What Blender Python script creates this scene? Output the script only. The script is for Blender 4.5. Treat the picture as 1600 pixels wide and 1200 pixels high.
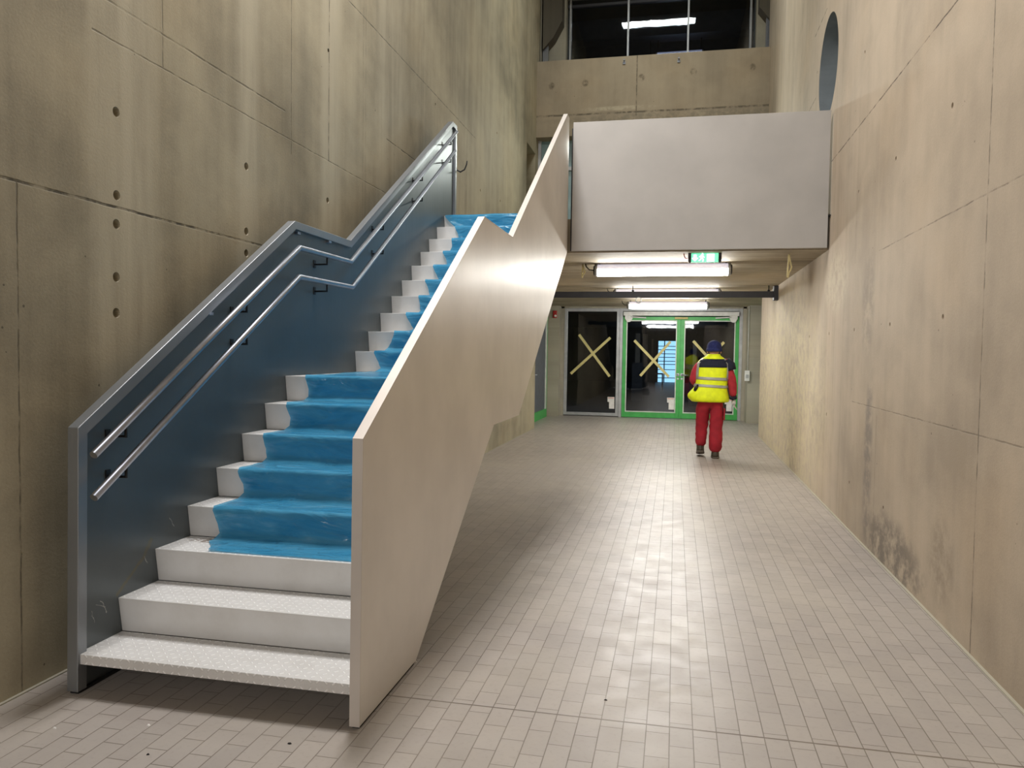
import bpy, bmesh, math, random
from mathutils import Vector, Matrix, noise as mnoise

random.seed(7)
SC = bpy.context.scene
COL = SC.collection
for o in list(bpy.data.objects):
    bpy.data.objects.remove(o)

# ------------------------------------------------------------------ camera
EYE = 1.55
FPX = 1200.0


def camera_axes(vx=1055.0, vy=555.0, roll=0.0145):
    d_y = Vector((vx - 800, vy - 600, FPX)).normalized()
    h2 = Vector((vx - 1000 - 800, vy - 1000 * roll - 600, FPX))
    up = d_y.cross(h2).normalized()
    if up.y > 0:
        up = -up
    d_x = d_y.cross(up).normalized()
    if d_x.x < 0:
        d_x = -d_x
    return d_x, d_y, up


AX = camera_axes()
right = Vector([a.x for a in AX])
down = Vector([a.y for a in AX])
fwd = Vector([a.z for a in AX])
cam_d = bpy.data.cameras.new('camera')
cam_d.sensor_width = 36.0
cam_d.lens = FPX / 1600.0 * 36.0
cam_d.clip_end = 200
cam_o = bpy.data.objects.new('camera', cam_d)
COL.objects.link(cam_o)
cam_o.matrix_world = Matrix(((right.x, -down.x, -fwd.x, 0), (right.y, -down.y, -fwd.y, 0),
                             (right.z, -down.z, -fwd.z, EYE), (0, 0, 0, 1)))
SC.camera = cam_o

# ------------------------------------------------------------------ world, lights, exposure
W = bpy.data.worlds.new('world')
SC.world = W
W.use_nodes = True
W.node_tree.nodes['Background'].inputs[0].default_value = (0.75, 0.8, 0.9, 1)
W.node_tree.nodes['Background'].inputs[1].default_value = 0.15
SC.view_settings.view_transform = 'Standard'
SC.view_settings.look = 'None'
SC.view_settings.gamma = 1.0
SC.view_settings.use_curve_mapping = False
SC.view_settings.exposure = 0.0
SC.cycles.use_denoising = True
SC.cycles.max_bounces = 10
SC.cycles.diffuse_bounces = 5
SC.cycles.transparent_max_bounces = 16


def area_lamp(name, loc, target, sx, sy, power, color):
    d = bpy.data.lights.new(name, 'AREA')
    d.shape = 'RECTANGLE'
    d.size, d.size_y = sx, sy
    d.energy = power
    d.color = color
    o = bpy.data.objects.new(name, d)
    COL.objects.link(o)
    o.location = loc
    o.rotation_euler = (Vector(target) - Vector(loc)).to_track_quat('-Z', 'Y').to_euler()
    return o


# unseen hall lamps overhead, added fill behind the viewer, and one over the deck
area_lamp('unseen_hall_light', (-1.9, 5.0, 7.8), (-1.1, 5.0, 0), 1.6, 1.0, 440, (1.0, 0.98, 0.97))
area_lamp('unseen_hall_light', (-0.6, 12.6, 9.9), (-0.6, 11.0, 0), 1.8, 0.6, 140, (0.96, 1.0, 0.95))
area_lamp('unseen_hall_light', (-1.6, -4.6, 3.6), (0.4, 8.0, 2.2), 2.4, 0.8, 140, (1.0, 0.97, 0.96))  # low fill light added to brighten risers and parapet
area_lamp('deck_lamp', (-0.6, 14.4, 5.4), (-0.6, 11.5, 4.6), 1.6, 0.15, 50, (0.95, 1.0, 0.92))

# ------------------------------------------------------------------ node helpers
class NT:
    def __init__(self, name):
        self.m = bpy.data.materials.new(name)
        self.m.use_nodes = True
        self.t = self.m.node_tree
        self.t.nodes.clear()
        self.out = self.n('ShaderNodeOutputMaterial')
        self.b = self.n('ShaderNodeBsdfPrincipled')
        self.link(self.b.outputs[0], self.out.inputs[0])

    def n(self, kind, **kw):
        nd = self.t.nodes.new(kind)
        for k, v in kw.items():
            setattr(nd, k, v)
        return nd

    def link(self, a, b):
        self.t.links.new(a, b)

    def put(self, sock, v):
        if hasattr(v, 'is_linked') or hasattr(v, 'links'):
            self.link(v, sock)
        else:
            sock.default_value = v

    def math(self, op, a, b=None, c=None, clamp=False):
        nd = self.n('ShaderNodeMath', operation=op)
        nd.use_clamp = clamp
        self.put(nd.inputs[0], a)
        if b is not None:
            self.put(nd.inputs[1], b)
        if c is not None:
            self.put(nd.inputs[2], c)
        return nd.outputs[0]

    def smooth(self, v, lo, hi, a=0.0, b=1.0):
        nd = self.n('ShaderNodeMapRange', interpolation_type='SMOOTHSTEP')
        self.put(nd.inputs[0], v)
        nd.inputs[1].default_value, nd.inputs[2].default_value = lo, hi
        nd.inputs[3].default_value, nd.inputs[4].default_value = a, b
        return nd.outputs[0]

    def mix(self, f, a, b, mode='MIX'):
        nd = self.n('ShaderNodeMix', data_type='RGBA', blend_type=mode)
        self.put(nd.inputs[0], f)
        self.put(nd.inputs[6], a if not isinstance(a, tuple) else c4(a))
        self.put(nd.inputs[7], b if not isinstance(b, tuple) else c4(b))
        return nd.outputs[2]

    def ramp(self, f, stops):
        nd = self.n('ShaderNodeValToRGB')
        self.link(f, nd.inputs[0])
        el = nd.color_ramp.elements
        while len(el) < len(stops):
            el.new(0.5)
        for e, (p, c) in zip(el, stops):
            e.position = p
            e.color = c4(c)
        return nd.outputs[0]

    def noise(self, vec, scale, detail=3.0, rough=0.5, dist=0.0):
        nd = self.n('ShaderNodeTexNoise')
        self.link(vec, nd.inputs['Vector'])
        nd.inputs['Scale'].default_value = scale
        nd.inputs['Detail'].default_value = detail
        nd.inputs['Roughness'].default_value = rough
        nd.inputs['Distortion'].default_value = dist
        return nd.outputs[0]

    def pos(self):
        return self.n('ShaderNodeNewGeometry').outputs['Position']

    def sep(self, v):
        nd = self.n('ShaderNodeSeparateXYZ')
        self.link(v, nd.inputs[0])
        return nd.outputs

    def comb(self, x, y, z=0.0):
        nd = self.n('ShaderNodeCombineXYZ')
        for i, v in enumerate((x, y, z)):
            self.put(nd.inputs[i], v)
        return nd.outputs[0]

    def scaled(self, v, s):
        nd = self.n('ShaderNodeVectorMath', operation='MULTIPLY')
        self.link(v, nd.inputs[0])
        nd.inputs[1].default_value = s
        return nd.outputs[0]

    def bump(self, h, strength, dist):
        nd = self.n('ShaderNodeBump')
        nd.inputs['Strength'].default_value = strength
        nd.inputs['Distance'].default_value = dist
        self.link(h, nd.inputs['Height'])
        self.link(nd.outputs[0], self.b.inputs['Normal'])

    def set(self, **kw):
        for k, v in kw.items():
            k = k.replace('_', ' ')
            s = self.b.inputs[k]
            self.put(s, c4(v) if isinstance(v, tuple) else v)
        return self


def c4(c):
    return (c[0], c[1], c[2], 1.0)


def lin(r, g, b):
    f = lambda u: (u / 255 / 12.92) if u <= 10 else ((u / 255 + 0.055) / 1.055) ** 2.4
    return (f(r), f(g), f(b))


def plain(name, rgb, rough=0.5, metal=0.0, var=0.06, scale=8.0, **kw):
    n = NT(name)
    p = n.pos()
    f = n.noise(p, scale, 4)
    dark = tuple(x * (1 - var * 2) for x in rgb)
    lite = tuple(min(1, x * (1 + var * 2)) for x in rgb)
    n.set(Base_Color=n.ramp(f, [(0.3, dark), (0.7, lite)]), Roughness=rough, Metallic=metal)
    for k, v in kw.items():
        n.set(**{k: v})
    return n.m


def emissive(name, rgb, strength):
    n = NT(name)
    n.set(Base_Color=(0.8, 0.8, 0.8), Emission_Color=rgb, Emission_Strength=strength, Roughness=0.4)
    return n.m


# joints: (direction, coordinate, from, to, half width, strength);  'h' runs along u at fixed v
# bands: (coordinate u, half width, softness, gain)
def concrete(name, u_axis, v_axis, tone, joints=(), bands=(), streak=1.0, along='v', seed=0.0, spot=1.0, contrast=1.0, stains_and_light=()):
    n = NT(name)
    p = n.pos()
    s = n.sep(p)
    u, v = s[u_axis], s[v_axis]
    base = n.comb(n.math('ADD', u, seed), v)
    blotch = n.noise(base, 0.55, 5, 0.55, 0.4)
    mid = n.noise(base, 2.3, 5, 0.6, 0.3)
    st = n.noise(n.scaled(base, (5.0, 0.35, 1) if along == 'v' else (0.3, 7.0, 1)), 1.0, 5, 0.6, 0.2)
    fine = n.noise(base, 70, 3, 0.7)
    a = n.math('MULTIPLY', blotch, 0.45)
    a = n.math('MULTIPLY_ADD', mid, 0.22, a)
    a = n.math('MULTIPLY_ADD', st, 0.20 * streak, a)
    a = n.math('MULTIPLY_ADD', fine, 0.10, a)
    k = contrast
    d = tuple(x * (1 - 0.34 * k) for x in tone)
    w = tuple(x * (1 + 0.30 * k) for x in tone)
    warm = (tone[0] * 1.02, tone[1] * 0.97, tone[2] * 0.86)
    lo = 0.28 + 0.10 * streak
    col = n.ramp(a, [(lo, d), (lo + 0.14, tone), (lo + 0.30, w)])
    col = n.mix(n.smooth(n.noise(base, 0.9, 3), 0.45, 0.7, 0, 0.6), col, n.mix(1.0, col, (1.02, 0.97, 0.90), 'MULTIPLY'))
    gain = None
    for (uc, hw, soft, g) in bands:
        dist = n.math('ABSOLUTE', n.math('SUBTRACT', n.math('MULTIPLY_ADD', n.math('SUBTRACT', mid, 0.5), 0.12, u), uc))
        m = n.smooth(dist, hw, hw + soft, g, 0.0)
        m = n.math('MULTIPLY', m, n.smooth(st, 0.3, 0.65, 0.35, 1.0))
        gain = m if gain is None else n.math('ADD', gain, m)
    if gain is not None:
        col = n.mix(n.math('MINIMUM', gain, 1.0), col, tuple(min(1, x * 1.35) for x in (tone[0] * .98, tone[1], tone[2] * 1.06)))
    for (uc, vc, ru, rv, g, rgb) in stains_and_light:
        du = n.math('DIVIDE', n.math('SUBTRACT', u, uc), ru)
        dv = n.math('DIVIDE', n.math('SUBTRACT', v, vc), rv)
        rr = n.math('ADD', n.math('MULTIPLY', du, du), n.math('MULTIPLY', dv, dv))
        m = n.math('MULTIPLY', n.smooth(rr, 0.15, 1.2, g, 0.0), n.smooth(n.noise(base, 7, 5, 0.7), 0.36, 0.6))
        col = n.mix(m, col, rgb)
    mask = None
    wob = n.math('MULTIPLY_ADD', n.noise(base, 6, 4, 0.7), 0.024, -0.012)
    rag = n.smooth(n.noise(base, 9, 3, 0.6), 0.35, 0.6, 0.15, 1.0)
    for (kind, c, t0, t1, hw, g) in joints:
        x, t = (v, u) if kind == 'h' else (u, v)
        dist = n.math('ABSOLUTE', n.math('SUBTRACT', n.math('MULTIPLY_ADD', wob, 0.6, x), c))
        m = n.smooth(dist, hw * 0.5, hw * 1.3, g, 0.0)
        m = n.math('MULTIPLY', m, n.math('GREATER_THAN', t, t0))
        m = n.math('MULTIPLY', m, n.math('LESS_THAN', t, t1))
        mask = m if mask is None else n.math('MAXIMUM', mask, m)
    vo = n.n('ShaderNodeTexVoronoi')
    n.link(base, vo.inputs['Vector'])
    vo.inputs['Scale'].default_value = 11.0
    rnd = n.sep(vo.outputs['Color'])
    rad = n.math('MULTIPLY', n.math('POWER', rnd[1], 3.0), 0.085)
    hole = n.math('LESS_THAN', vo.outputs['Distance'], rad)
    hole = n.math('MULTIPLY', hole, n.math('GREATER_THAN', rnd[0], 1 - 0.42 * spot))
    hole = n.math('MULTIPLY', hole, 0.75)
    if mask is not None:
        mask = n.math('MULTIPLY', mask, rag)
        mask = n.math('MAXIMUM', mask, hole)
    else:
        mask = hole
    col = n.mix(mask, col, tuple(x * 0.22 for x in tone))
    n.set(Base_Color=col, Roughness=0.72, Specular_IOR_Level=0.35)
    h = n.math('MULTIPLY_ADD', mid, 0.35, n.math('MULTIPLY', fine, 0.3))
    h = n.math('SUBTRACT', h, mask)
    n.bump(h, 0.45, 0.006)
    return n.m


CONC = lin(159, 150, 127)
CONC_G = lin(168, 163, 147)
M = {}
LJ = [('h', 2.265, -9, 5.25, 0.0075, 1.0), ('h', 3.10, 3.3, 8.6, 0.005, 0.55), ('h', 3.285, 3.0, 5.2, 0.006, 0.6),
      ('h', 3.63, 7.2, 8.2, 0.006, 0.8), ('h', 4.56, 6.0, 10.6, 0.006, 0.8), ('h', 3.66, 11.5, 14.0, 0.004, 0.4),
      ('v', 2.85, 0, 2.265, 0.005, 0.7), ('v', 3.83, 3.1, 9, 0.006, 0.45), ('v', 5.29, 3.0, 9, 0.006, 0.6),
      ('v', 5.92, 3.1, 9, 0.007, 0.8), ('v', 6.62, 2.3, 9, 0.005, 0.5), ('v', 6.68, 2.3, 9, 0.005, 0.4),
      ('v', 8.3, 2.3, 9, 0.007, 0.35), ('v', 10.15, 3, 4.5, 0.006, 0.6), ('v', 12.4, 3, 9, 0.008, 0.4), ('v', 0.9, 0, 9, 0.006, 0.6)]
M['wall_left'] = concrete('concrete_left', 1, 2, CONC, LJ, [(3.52, 0.12, 0.22, 0.9), (4.70, 0.06, 0.12, 0.75), (5.95, 0.08, 0.16, 0.7), (2.4, 0.3, 0.3, 0.25),
                                                            (7.3, 0.2, 0.3, 0.4), (10.5, 1.0, 0.8, 0.3)], spot=1.4, contrast=1.25)
RJ = [('h', 3.625, 4.9, 8.75, 0.006, 0.95), ('h', 2.40, 3.2, 6.6, 0.005, 0.55), ('h', 1.155, 3.0, 7.4, 0.005, 0.4),
      ('v', 4.39, 0, 9, 0.007, 0.75), ('v', 6.5, 0.2, 1.1, 0.005, 0.5), ('v', 7.45, 2.4, 3.7, 0.005, 0.35), ('v', 10.3, 0, 2.7, 0.008, 0.3),
      ('v', 12.0, 0, 9, 0.012, 0.5), ('v', 11.2, 4, 9, 0.01, 0.5), ('v', 13.3, 0, 2.7, 0.012, 0.4), ('h', 5.46, 9.3, 10.1, 0.008, 0.9),
      ('h', 4.66, 9.9, 10.9, 0.008, 0.7)]
M['wall_right'] = concrete('concrete_right', 1, 2, lin(182, 167, 147), RJ, [(9.0, 0.6, 1.2, 0.3), (12.4, 0.5, 0.6, 0.35), (13.6, 0.5, 0.5, 0.4)], seed=31, streak=0.75, contrast=0.75,
                         stains_and_light=[(6.0, 0.12, 0.9, 0.30, 0.75, lin(104, 98, 90)), (6.75, 0.75, 0.16, 0.75, 0.6, lin(112, 108, 104)), (6.9, 2.0, 0.25, 0.5, 0.4, lin(124, 116, 104)),
                                 (8.3, 2.3, 0.7, 0.35, 0.55, lin(206, 196, 170)), (4.9, 0.35, 0.25, 0.3, 0.4, lin(120, 108, 88)), (12.4, 0.9, 4.2, 1.9, 0.75, lin(208, 196, 160))])  # last patch paints the tube-lit brightness of the passage wall into the concrete
M['beam'] = concrete('concrete_beam', 0, 2, lin(164, 151, 130), [('h', 6.27, -9, 9, 0.02, 0.75), ('v', -0.85, 6.2, 9, 0.012, 0.7)], seed=77, spot=1.8, contrast=0.8,
                     stains_and_light=[(x, z, 0.07, 0.08, 0.8, lin(92, 82, 66)) for x, z in ((-2.52, 6.86), (-1.85, 6.88), (-0.76, 6.92), (0.22, 6.97), (1.30, 6.99))] + [(0.0, 6.15, 3.0, 0.12, 0.5, lin(112, 108, 96)), (-1.2, 6.36, 0.8, 0.05, 0.6, lin(200, 190, 166))])
M['ceil'] = concrete('concrete_board_marked', 0, 1, lin(172, 160, 138), [('h', y, -9, 9, 0.010, 0.5) for y in (9.25, 9.75, 10.6, 11.4, 12.3, 13.4, 14.4)], streak=1.5, along='u', seed=12, contrast=1.25)
M['conc_grey'] = concrete('concrete_grey', 0, 2, CONC_G, seed=5)
M['conc_side'] = concrete('concrete_pier', 1, 2, CONC_G, seed=15)
M['conc_dark'] = concrete('concrete_dark', 0, 1, lin(96, 90, 78), seed=50)


def floor_material():
    n = NT('floor_tiles')
    s = n.sep(n.pos())
    br = n.n('ShaderNodeTexBrick')
    n.link(n.comb(n.math('ADD', s[1], 40 * 0.197 - 3.215 + 0.06), n.math('ADD', s[0], 40 * 0.0945 - 0.0115)), br.inputs['Vector'])
    br.offset = 0.5
    br.inputs['Scale'].default_value = 1.0
    br.inputs['Brick Width'].default_value = 0.197
    br.inputs['Row Height'].default_value = 0.0945
    br.inputs['Mortar Size'].default_value = 0.0023
    br.inputs['Mortar Smooth'].default_value = 0.25
    br.inputs['Bias'].default_value = 0.0
    a = lin(164, 156, 149)
    br.inputs['Color1'].default_value = c4(tuple(x * 0.93 for x in a))
    br.inputs['Color2'].default_value = c4(tuple(x * 1.06 for x in a))
    br.inputs['Mortar'].default_value = c4(lin(112, 104, 94))
    joint = n.smooth(n.math('ABSOLUTE', n.math('SUBTRACT', s[1], 3.215)), 0.003, 0.007, 1.0, 0.0)
    col = n.mix(joint, br.outputs['Color'], lin(98, 86, 74))
    grime = n.noise(n.comb(s[0], s[1]), 1.1, 6, 0.6, 0.3)
    col = n.mix(n.smooth(grime, 0.35, 0.7, 0.0, 0.35), col, lin(184, 176, 162))
    dust = n.noise(n.comb(s[0], s[1]), 38, 4, 0.7)
    col = n.mix(n.smooth(dust, 0.5, 0.8, 0, 0.25), col, lin(120, 108, 96))
    g = n.noise(n.comb(s[0], s[1]), 6.0, 5, 0.65)
    n.set(Base_Color=col, Roughness=n.smooth(g, 0.3, 0.75, 0.34, 0.5), Specular_IOR_Level=0.5)
    cell = n.noise(n.comb(s[0], s[1]), 14, 2)
    h = n.math('SUBTRACT', n.math('MULTIPLY', cell, 0.25), n.math('MAXIMUM', br.outputs['Fac'], joint))
    n.bump(h, 0.6, 0.003)
    return n.m


M['floor'] = floor_material()


def tread_material():
    n = NT('white_chequer_plate')
    s = n.sep(n.pos())
    pitch = 0.036
    # treads use x,y; vertical lips use x,z : adding y and z keeps the pattern on both
    uu = n.math('DIVIDE', s[0], pitch)
    vv = n.math('DIVIDE', n.math('ADD', s[1], s[2]), pitch)
    fu = n.math('SUBTRACT', n.math('FRACT', n.math('ADD', uu, 200.0)), 0.5)
    fv = n.math('SUBTRACT', n.math('FRACT', n.math('ADD', vv, 200.0)), 0.5)
    par = n.math('MODULO', n.math('ADD', n.math('FLOOR', n.math('ADD', uu, 200.0)), n.math('FLOOR', n.math('ADD', vv, 200.0))), 2.0)
    sg = n.math('MULTIPLY_ADD', par, 2.0, -1.0)
    a = n.math('MULTIPLY_ADD', fv, sg, fu)
    b = n.math('SUBTRACT', fv, n.math('MULTIPLY', fu, sg))
    bar = n.math('MULTIPLY', n.smooth(n.math('ABSOLUTE', b), 0.07, 0.20, 1.0, 0.0), n.smooth(n.math('ABSOLUTE', a), 0.34, 0.46, 1.0, 0.0))
    nz = n.sep(n.n('ShaderNodeNewGeometry').outputs['Normal'])
    flat = n.smooth(n.math('ABSOLUTE', nz[2]), 0.3, 0.8)
    low = n.math('MULTIPLY', n.math('LESS_THAN', s[2], 0.182), 1.0)
    bar = n.math('MULTIPLY', bar, n.math('MAXIMUM', flat, low))
    dirt = n.noise(n.pos(), 5.0, 6, 0.65)
    fine = n.noise(n.pos(), 90, 3, 0.6)
    col = n.mix(n.smooth(dirt, 0.4, 0.75, 0, 0.45), lin(216, 215, 213), lin(196, 193, 188))
    col = n.mix(n.math('MULTIPLY', bar, 0.9), col, lin(252, 251, 250))
    # brown grit trodden into the back left corner of the third tread
    dx = n.math('DIVIDE', n.math('SUBTRACT', s[0], -2.42), 0.13)
    dy = n.math('DIVIDE', n.math('SUBTRACT', s[1], 3.66), 0.05)
    rr = n.math('ADD', n.math('MULTIPLY', dx, dx), n.math('MULTIPLY', dy, dy))
    grit = n.math('MULTIPLY', n.smooth(rr, 0.3, 1.3, 1.0, 0.0), n.smooth(n.noise(n.pos(), 55, 4, 0.7), 0.42, 0.56))
    grit = n.math('MULTIPLY', grit, n.math('LESS_THAN', n.math('ABSOLUTE', n.math('SUBTRACT', s[2], 0.519)), 0.02))
    col = n.mix(n.math('MULTIPLY', grit, 0.85), col, lin(96, 74, 54))
    n.set(Base_Color=col, Roughness=0.38, Specular_IOR_Level=0.5)
    n.bump(n.math('MULTIPLY_ADD', fine, 0.08, bar), 0.7, 0.0035)
    return n.m


M['tread'] = tread_material()


def sheet_metal(name, rgb, rough, metal, brush_axis='z', scratch=0.0, aniso=0.0, marks=()):
    n = NT(name)
    p = n.pos()
    sc = {'z': (40, 40, 1.2), 'x': (1.0, 50, 50)}[brush_axis]
    br = n.noise(n.scaled(p, sc), 1.0, 4, 0.6)
    big = n.noise(p, 1.6, 4, 0.55)
    col = n.mix(n.smooth(big, 0.3, 0.7, 0, 1), tuple(x * 0.93 for x in rgb), tuple(x * 1.05 for x in rgb))
    sm = n.noise(p, 26, 5, 0.75, 1.5)
    col = n.mix(n.smooth(sm, 0.68, 0.74, 0, scratch), col, tuple(x * 0.45 for x in rgb))
    # hand-made scratches and a dried runnel: (y0, z0, y1, z1, half width, strength, colour)
    if marks:
        s = n.sep(p)
        w1 = n.math('MULTIPLY_ADD', n.noise(p, 30, 3, 0.6), 0.03, -0.015)
        py, pz = n.math('ADD', s[1], w1), s[2]
        for (y0, z0, y1, z1, hw, g, rgb2) in marks:
            L = math.hypot(y1 - y0, z1 - z0)
            ey, ez = (y1 - y0) / L, (z1 - z0) / L
            ay, az = n.math('SUBTRACT', py, y0), n.math('SUBTRACT', pz, z0)
            t = n.math('MULTIPLY_ADD', az, ez, n.math('MULTIPLY', ay, ey))
            d = n.math('ABSOLUTE', n.math('SUBTRACT', n.math('MULTIPLY', ay, ez), n.math('MULTIPLY', az, ey)))
            m = n.math('MULTIPLY', n.smooth(d, hw * 0.4, hw, g, 0.0), n.math('GREATER_THAN', t, 0.0))
            m = n.math('MULTIPLY', m, n.math('LESS_THAN', t, L))
            col = n.mix(m, col, rgb2)
    r = n.math('MULTIPLY_ADD', br, 0.14, rough - 0.07)
    n.set(Base_Color=col, Roughness=r, Metallic=metal, Anisotropic=aniso)
    if aniso:
        tg = n.n('ShaderNodeTangent', direction_type='RADIAL', axis='Z')
        n.link(tg.outputs[0], n.b.inputs['Tangent'])
    n.bump(n.math('MULTIPLY_ADD', big, 1.2, n.math('MULTIPLY', br, 0.03)), 0.18, 0.01)
    return n.m


M['panel_out'] = sheet_metal('satin_grey_sheet', lin(224, 219, 212), 0.45, 0.28, 'z', 0.15, aniso=0.6)
M['panel_in'] = sheet_metal('dark_grey_sheet', lin(104, 110, 112), 0.38, 0.58, 'z', 0.2,
                            marks=[(3.36, 0.50, 3.38, 0.46, 0.003, 0.7, lin(190, 188, 182)), (3.06, 0.37, 3.10, 0.30, 0.003, 0.8, lin(190, 188, 182)), (3.00, 0.34, 3.02, 0.28, 0.002, 0.6, lin(190, 188, 182)),
                                   (3.56, 0.655, 3.60, 0.60, 0.003, 0.7, lin(190, 188, 182)), (3.03, 0.36, 3.09, 0.33, 0.002, 0.6, lin(190, 188, 182)),
                                   (3.16, 0.36, 3.36, 0.50, 0.012, 0.45, lin(128, 116, 78)), (3.36, 0.50, 3.42, 0.58, 0.016, 0.4, lin(128, 116, 78))])
M['cap_out'] = sheet_metal('grey_edge_strip', lin(206, 198, 190), 0.5, 0.25, 'z', 0.35)
M['cap_in'] = sheet_metal('steel_edge_frame', lin(146, 150, 154), 0.4, 0.7, 'z', 0.1)
M['parapet'] = sheet_metal('matt_grey_sheet', lin(174, 171, 167), 0.5, 0.2, 'z', 0.05)
M['steel'] = plain('brushed_stainless', lin(168, 172, 182), 0.34, 1.0, 0.04, 20)
M['black_steel'] = plain('black_steel', (0.012, 0.012, 0.013), 0.45, 0.3)
M['dark_bar'] = plain('charcoal_paint', lin(52, 52, 58), 0.5, 0.1)
M['alu'] = plain('grey_aluminium', lin(178, 180, 182), 0.4, 0.35)
M['green'] = plain('green_paint', lin(70, 172, 84), 0.45)
M['green_pale'] = plain('pale_green_paint', lin(150, 188, 152), 0.45)
M['bead'] = plain('pale_glazing_bead', lin(208, 216, 204), 0.45)
M['white_plastic'] = plain('white_plastic', lin(226, 226, 222), 0.4)
M['paper'] = plain('white_paper', lin(232, 230, 226), 0.8)
M['paper_red'] = plain('pale_red_print', lin(220, 160, 150), 0.8)
M['red_plastic'] = plain('red_plastic', lin(170, 34, 34), 0.35)
M['tape'] = plain('masking_tape', lin(206, 194, 132), 0.7, 0, 0.05, 12)
M['strap'] = plain('cream_webbing', lin(244, 232, 180), 0.8)
M['rubber'] = plain('black_rubber', (0.01, 0.01, 0.01), 0.8)
M['tube_on'] = emissive('lit_diffuser', (1.0, 0.985, 0.94), 66.0)
M['tube_far'] = emissive('lit_diffuser_upper', (0.93, 0.97, 1.0), 16.0)
M['tube_top'] = emissive('lit_diffuser_back', (0.84, 0.80, 1.0), 0.5)
M['exit_green'] = emissive('lit_sign_green', lin(30, 205, 150), 1.5)
M['exit_white'] = emissive('lit_sign_white', lin(225, 255, 248), 2.4)
M['sky_window'] = emissive('daylight_window', lin(160, 212, 240), 3.0)
M['dark_paint'] = plain('dark_wall_paint', lin(98, 102, 110), 0.6)
M['hall_floor'] = plain('dark_screed', lin(84, 84, 88), 0.5)
M['pale_board'] = plain('pale_board', lin(176, 168, 156), 0.7)
M['bluish'] = plain('bluish_film', lin(132, 160, 164), 0.3, 0, 0.12, 3)
M['lining'] = plain('grey_steel_lining', lin(134, 142, 146), 0.4, 0.3, 0.08, 3)


def glass(name, tint, gloss=1.0):
    n = NT(name)
    n.t.nodes.remove(n.b)
    tr = n.n('ShaderNodeBsdfTransparent')
    tr.inputs[0].default_value = c4(tint)
    gl = n.n('ShaderNodeBsdfGlossy')
    gl.inputs['Roughness'].default_value = 0.02
    gl.inputs[0].default_value = (gloss, gloss, gloss, 1)
    wv = n.n('ShaderNodeBump')
    wv.inputs['Strength'].default_value = 0.05
    wv.inputs['Distance'].default_value = 0.02
    n.link(n.noise(n.pos(), 2.5, 3), wv.inputs['Height'])
    n.link(wv.outputs[0], gl.inputs['Normal'])
    fr = n.n('ShaderNodeFresnel')
    fr.inputs['IOR'].default_value = 1.6
    mx = n.n('ShaderNodeMixShader')
    n.link(fr.outputs[0], mx.inputs[0])
    n.link(tr.outputs[0], mx.inputs[1])
    n.link(gl.outputs[0], mx.inputs[2])
    n.link(mx.outputs[0], n.out.inputs[0])
    return n.m


M['glass'] = glass('door_glass', (0.62, 0.66, 0.70))
M['glass_up'] = glass('upper_glass', (0.55, 0.6, 0.66))


def film_material():
    n = NT('blue_plastic_film')
    p = n.pos()
    n.t.nodes.remove(n.b)
    f = n.noise(n.scaled(p, (3, 8, 8)), 1.0, 5, 0.6, 0.8)
    dirt = n.noise(p, 14, 6, 0.7, 0.6)
    col = n.ramp(f, [(0.3, lin(54, 146, 192)), (0.6, lin(92, 174, 212)), (0.8, lin(150, 206, 232))])
    nz = n.sep(n.n('ShaderNodeNewGeometry').outputs['Normal'])
    flat = n.smooth(nz[2], 0.75, 0.95)
    smear = n.math('MULTIPLY', n.smooth(dirt, 0.56, 0.68, 0, 0.55), flat)
    col = n.mix(smear, col, lin(60, 84, 96))
    pb = n.n('ShaderNodeBsdfPrincipled')
    n.link(col, pb.inputs['Base Color'])
    pb.inputs['Roughness'].default_value = 0.13
    pb.inputs['Specular IOR Level'].default_value = 0.5
    tr = n.n('ShaderNodeBsdfTransparent')
    tr.inputs[0].default_value = c4(lin(138, 202, 230))
    b = n.n('ShaderNodeBump')
    b.inputs['Strength'].default_value = 0.7
    b.inputs['Distance'].default_value = 0.025
    n.link(n.noise(n.scaled(p, (2.2, 4, 7)), 1.5, 3, 0.5, 2.2), b.inputs['Height'])
    n.link(b.outputs[0], pb.inputs['Normal'])
    mx = n.n('ShaderNodeMixShader')
    mx.inputs[0].default_value = 0.58
    n.link(tr.outputs[0], mx.inputs[1])
    n.link(pb.outputs[0], mx.inputs[2])
    n.link(mx.outputs[0], n.out.inputs[0])
    return n.m


M['film'] = film_material()
M['hivis'] = plain('yellow_vest_cloth', lin(232, 246, 22), 0.7, 0, 0.05, 14, Emission_Color=(0, 0, 0))
M['navy'] = plain('navy_cloth', lin(24, 28, 46), 0.85, 0, 0.12, 20)
M['beanie'] = plain('navy_knit', lin(26, 34, 84), 0.9, 0, 0.15, 40)
M['red_cloth'] = plain('red_workwear', lin(158, 26, 42), 0.8, 0, 0.10, 9)
M['red_sleeve'] = plain('red_knit_sleeve', lin(172, 42, 54), 0.85, 0, 0.08, 14)
M['reflect'] = plain('grey_reflective_tape', lin(170, 170, 162), 0.4, 0.2)
M['skin'] = plain('skin', lin(206, 158, 132), 0.55, 0, 0.04, 20)
M['boot'] = plain('grey_brown_leather', lin(66, 58, 46), 0.6, 0, 0.15, 20)
M['sole'] = plain('pale_rubber_sole', lin(96, 88, 78), 0.7)
M['glove'] = plain('grey_glove', lin(196, 194, 190), 0.8, 0, 0.2, 30)
M['eye'] = plain('eye_white', lin(230, 226, 220), 0.3)


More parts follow.
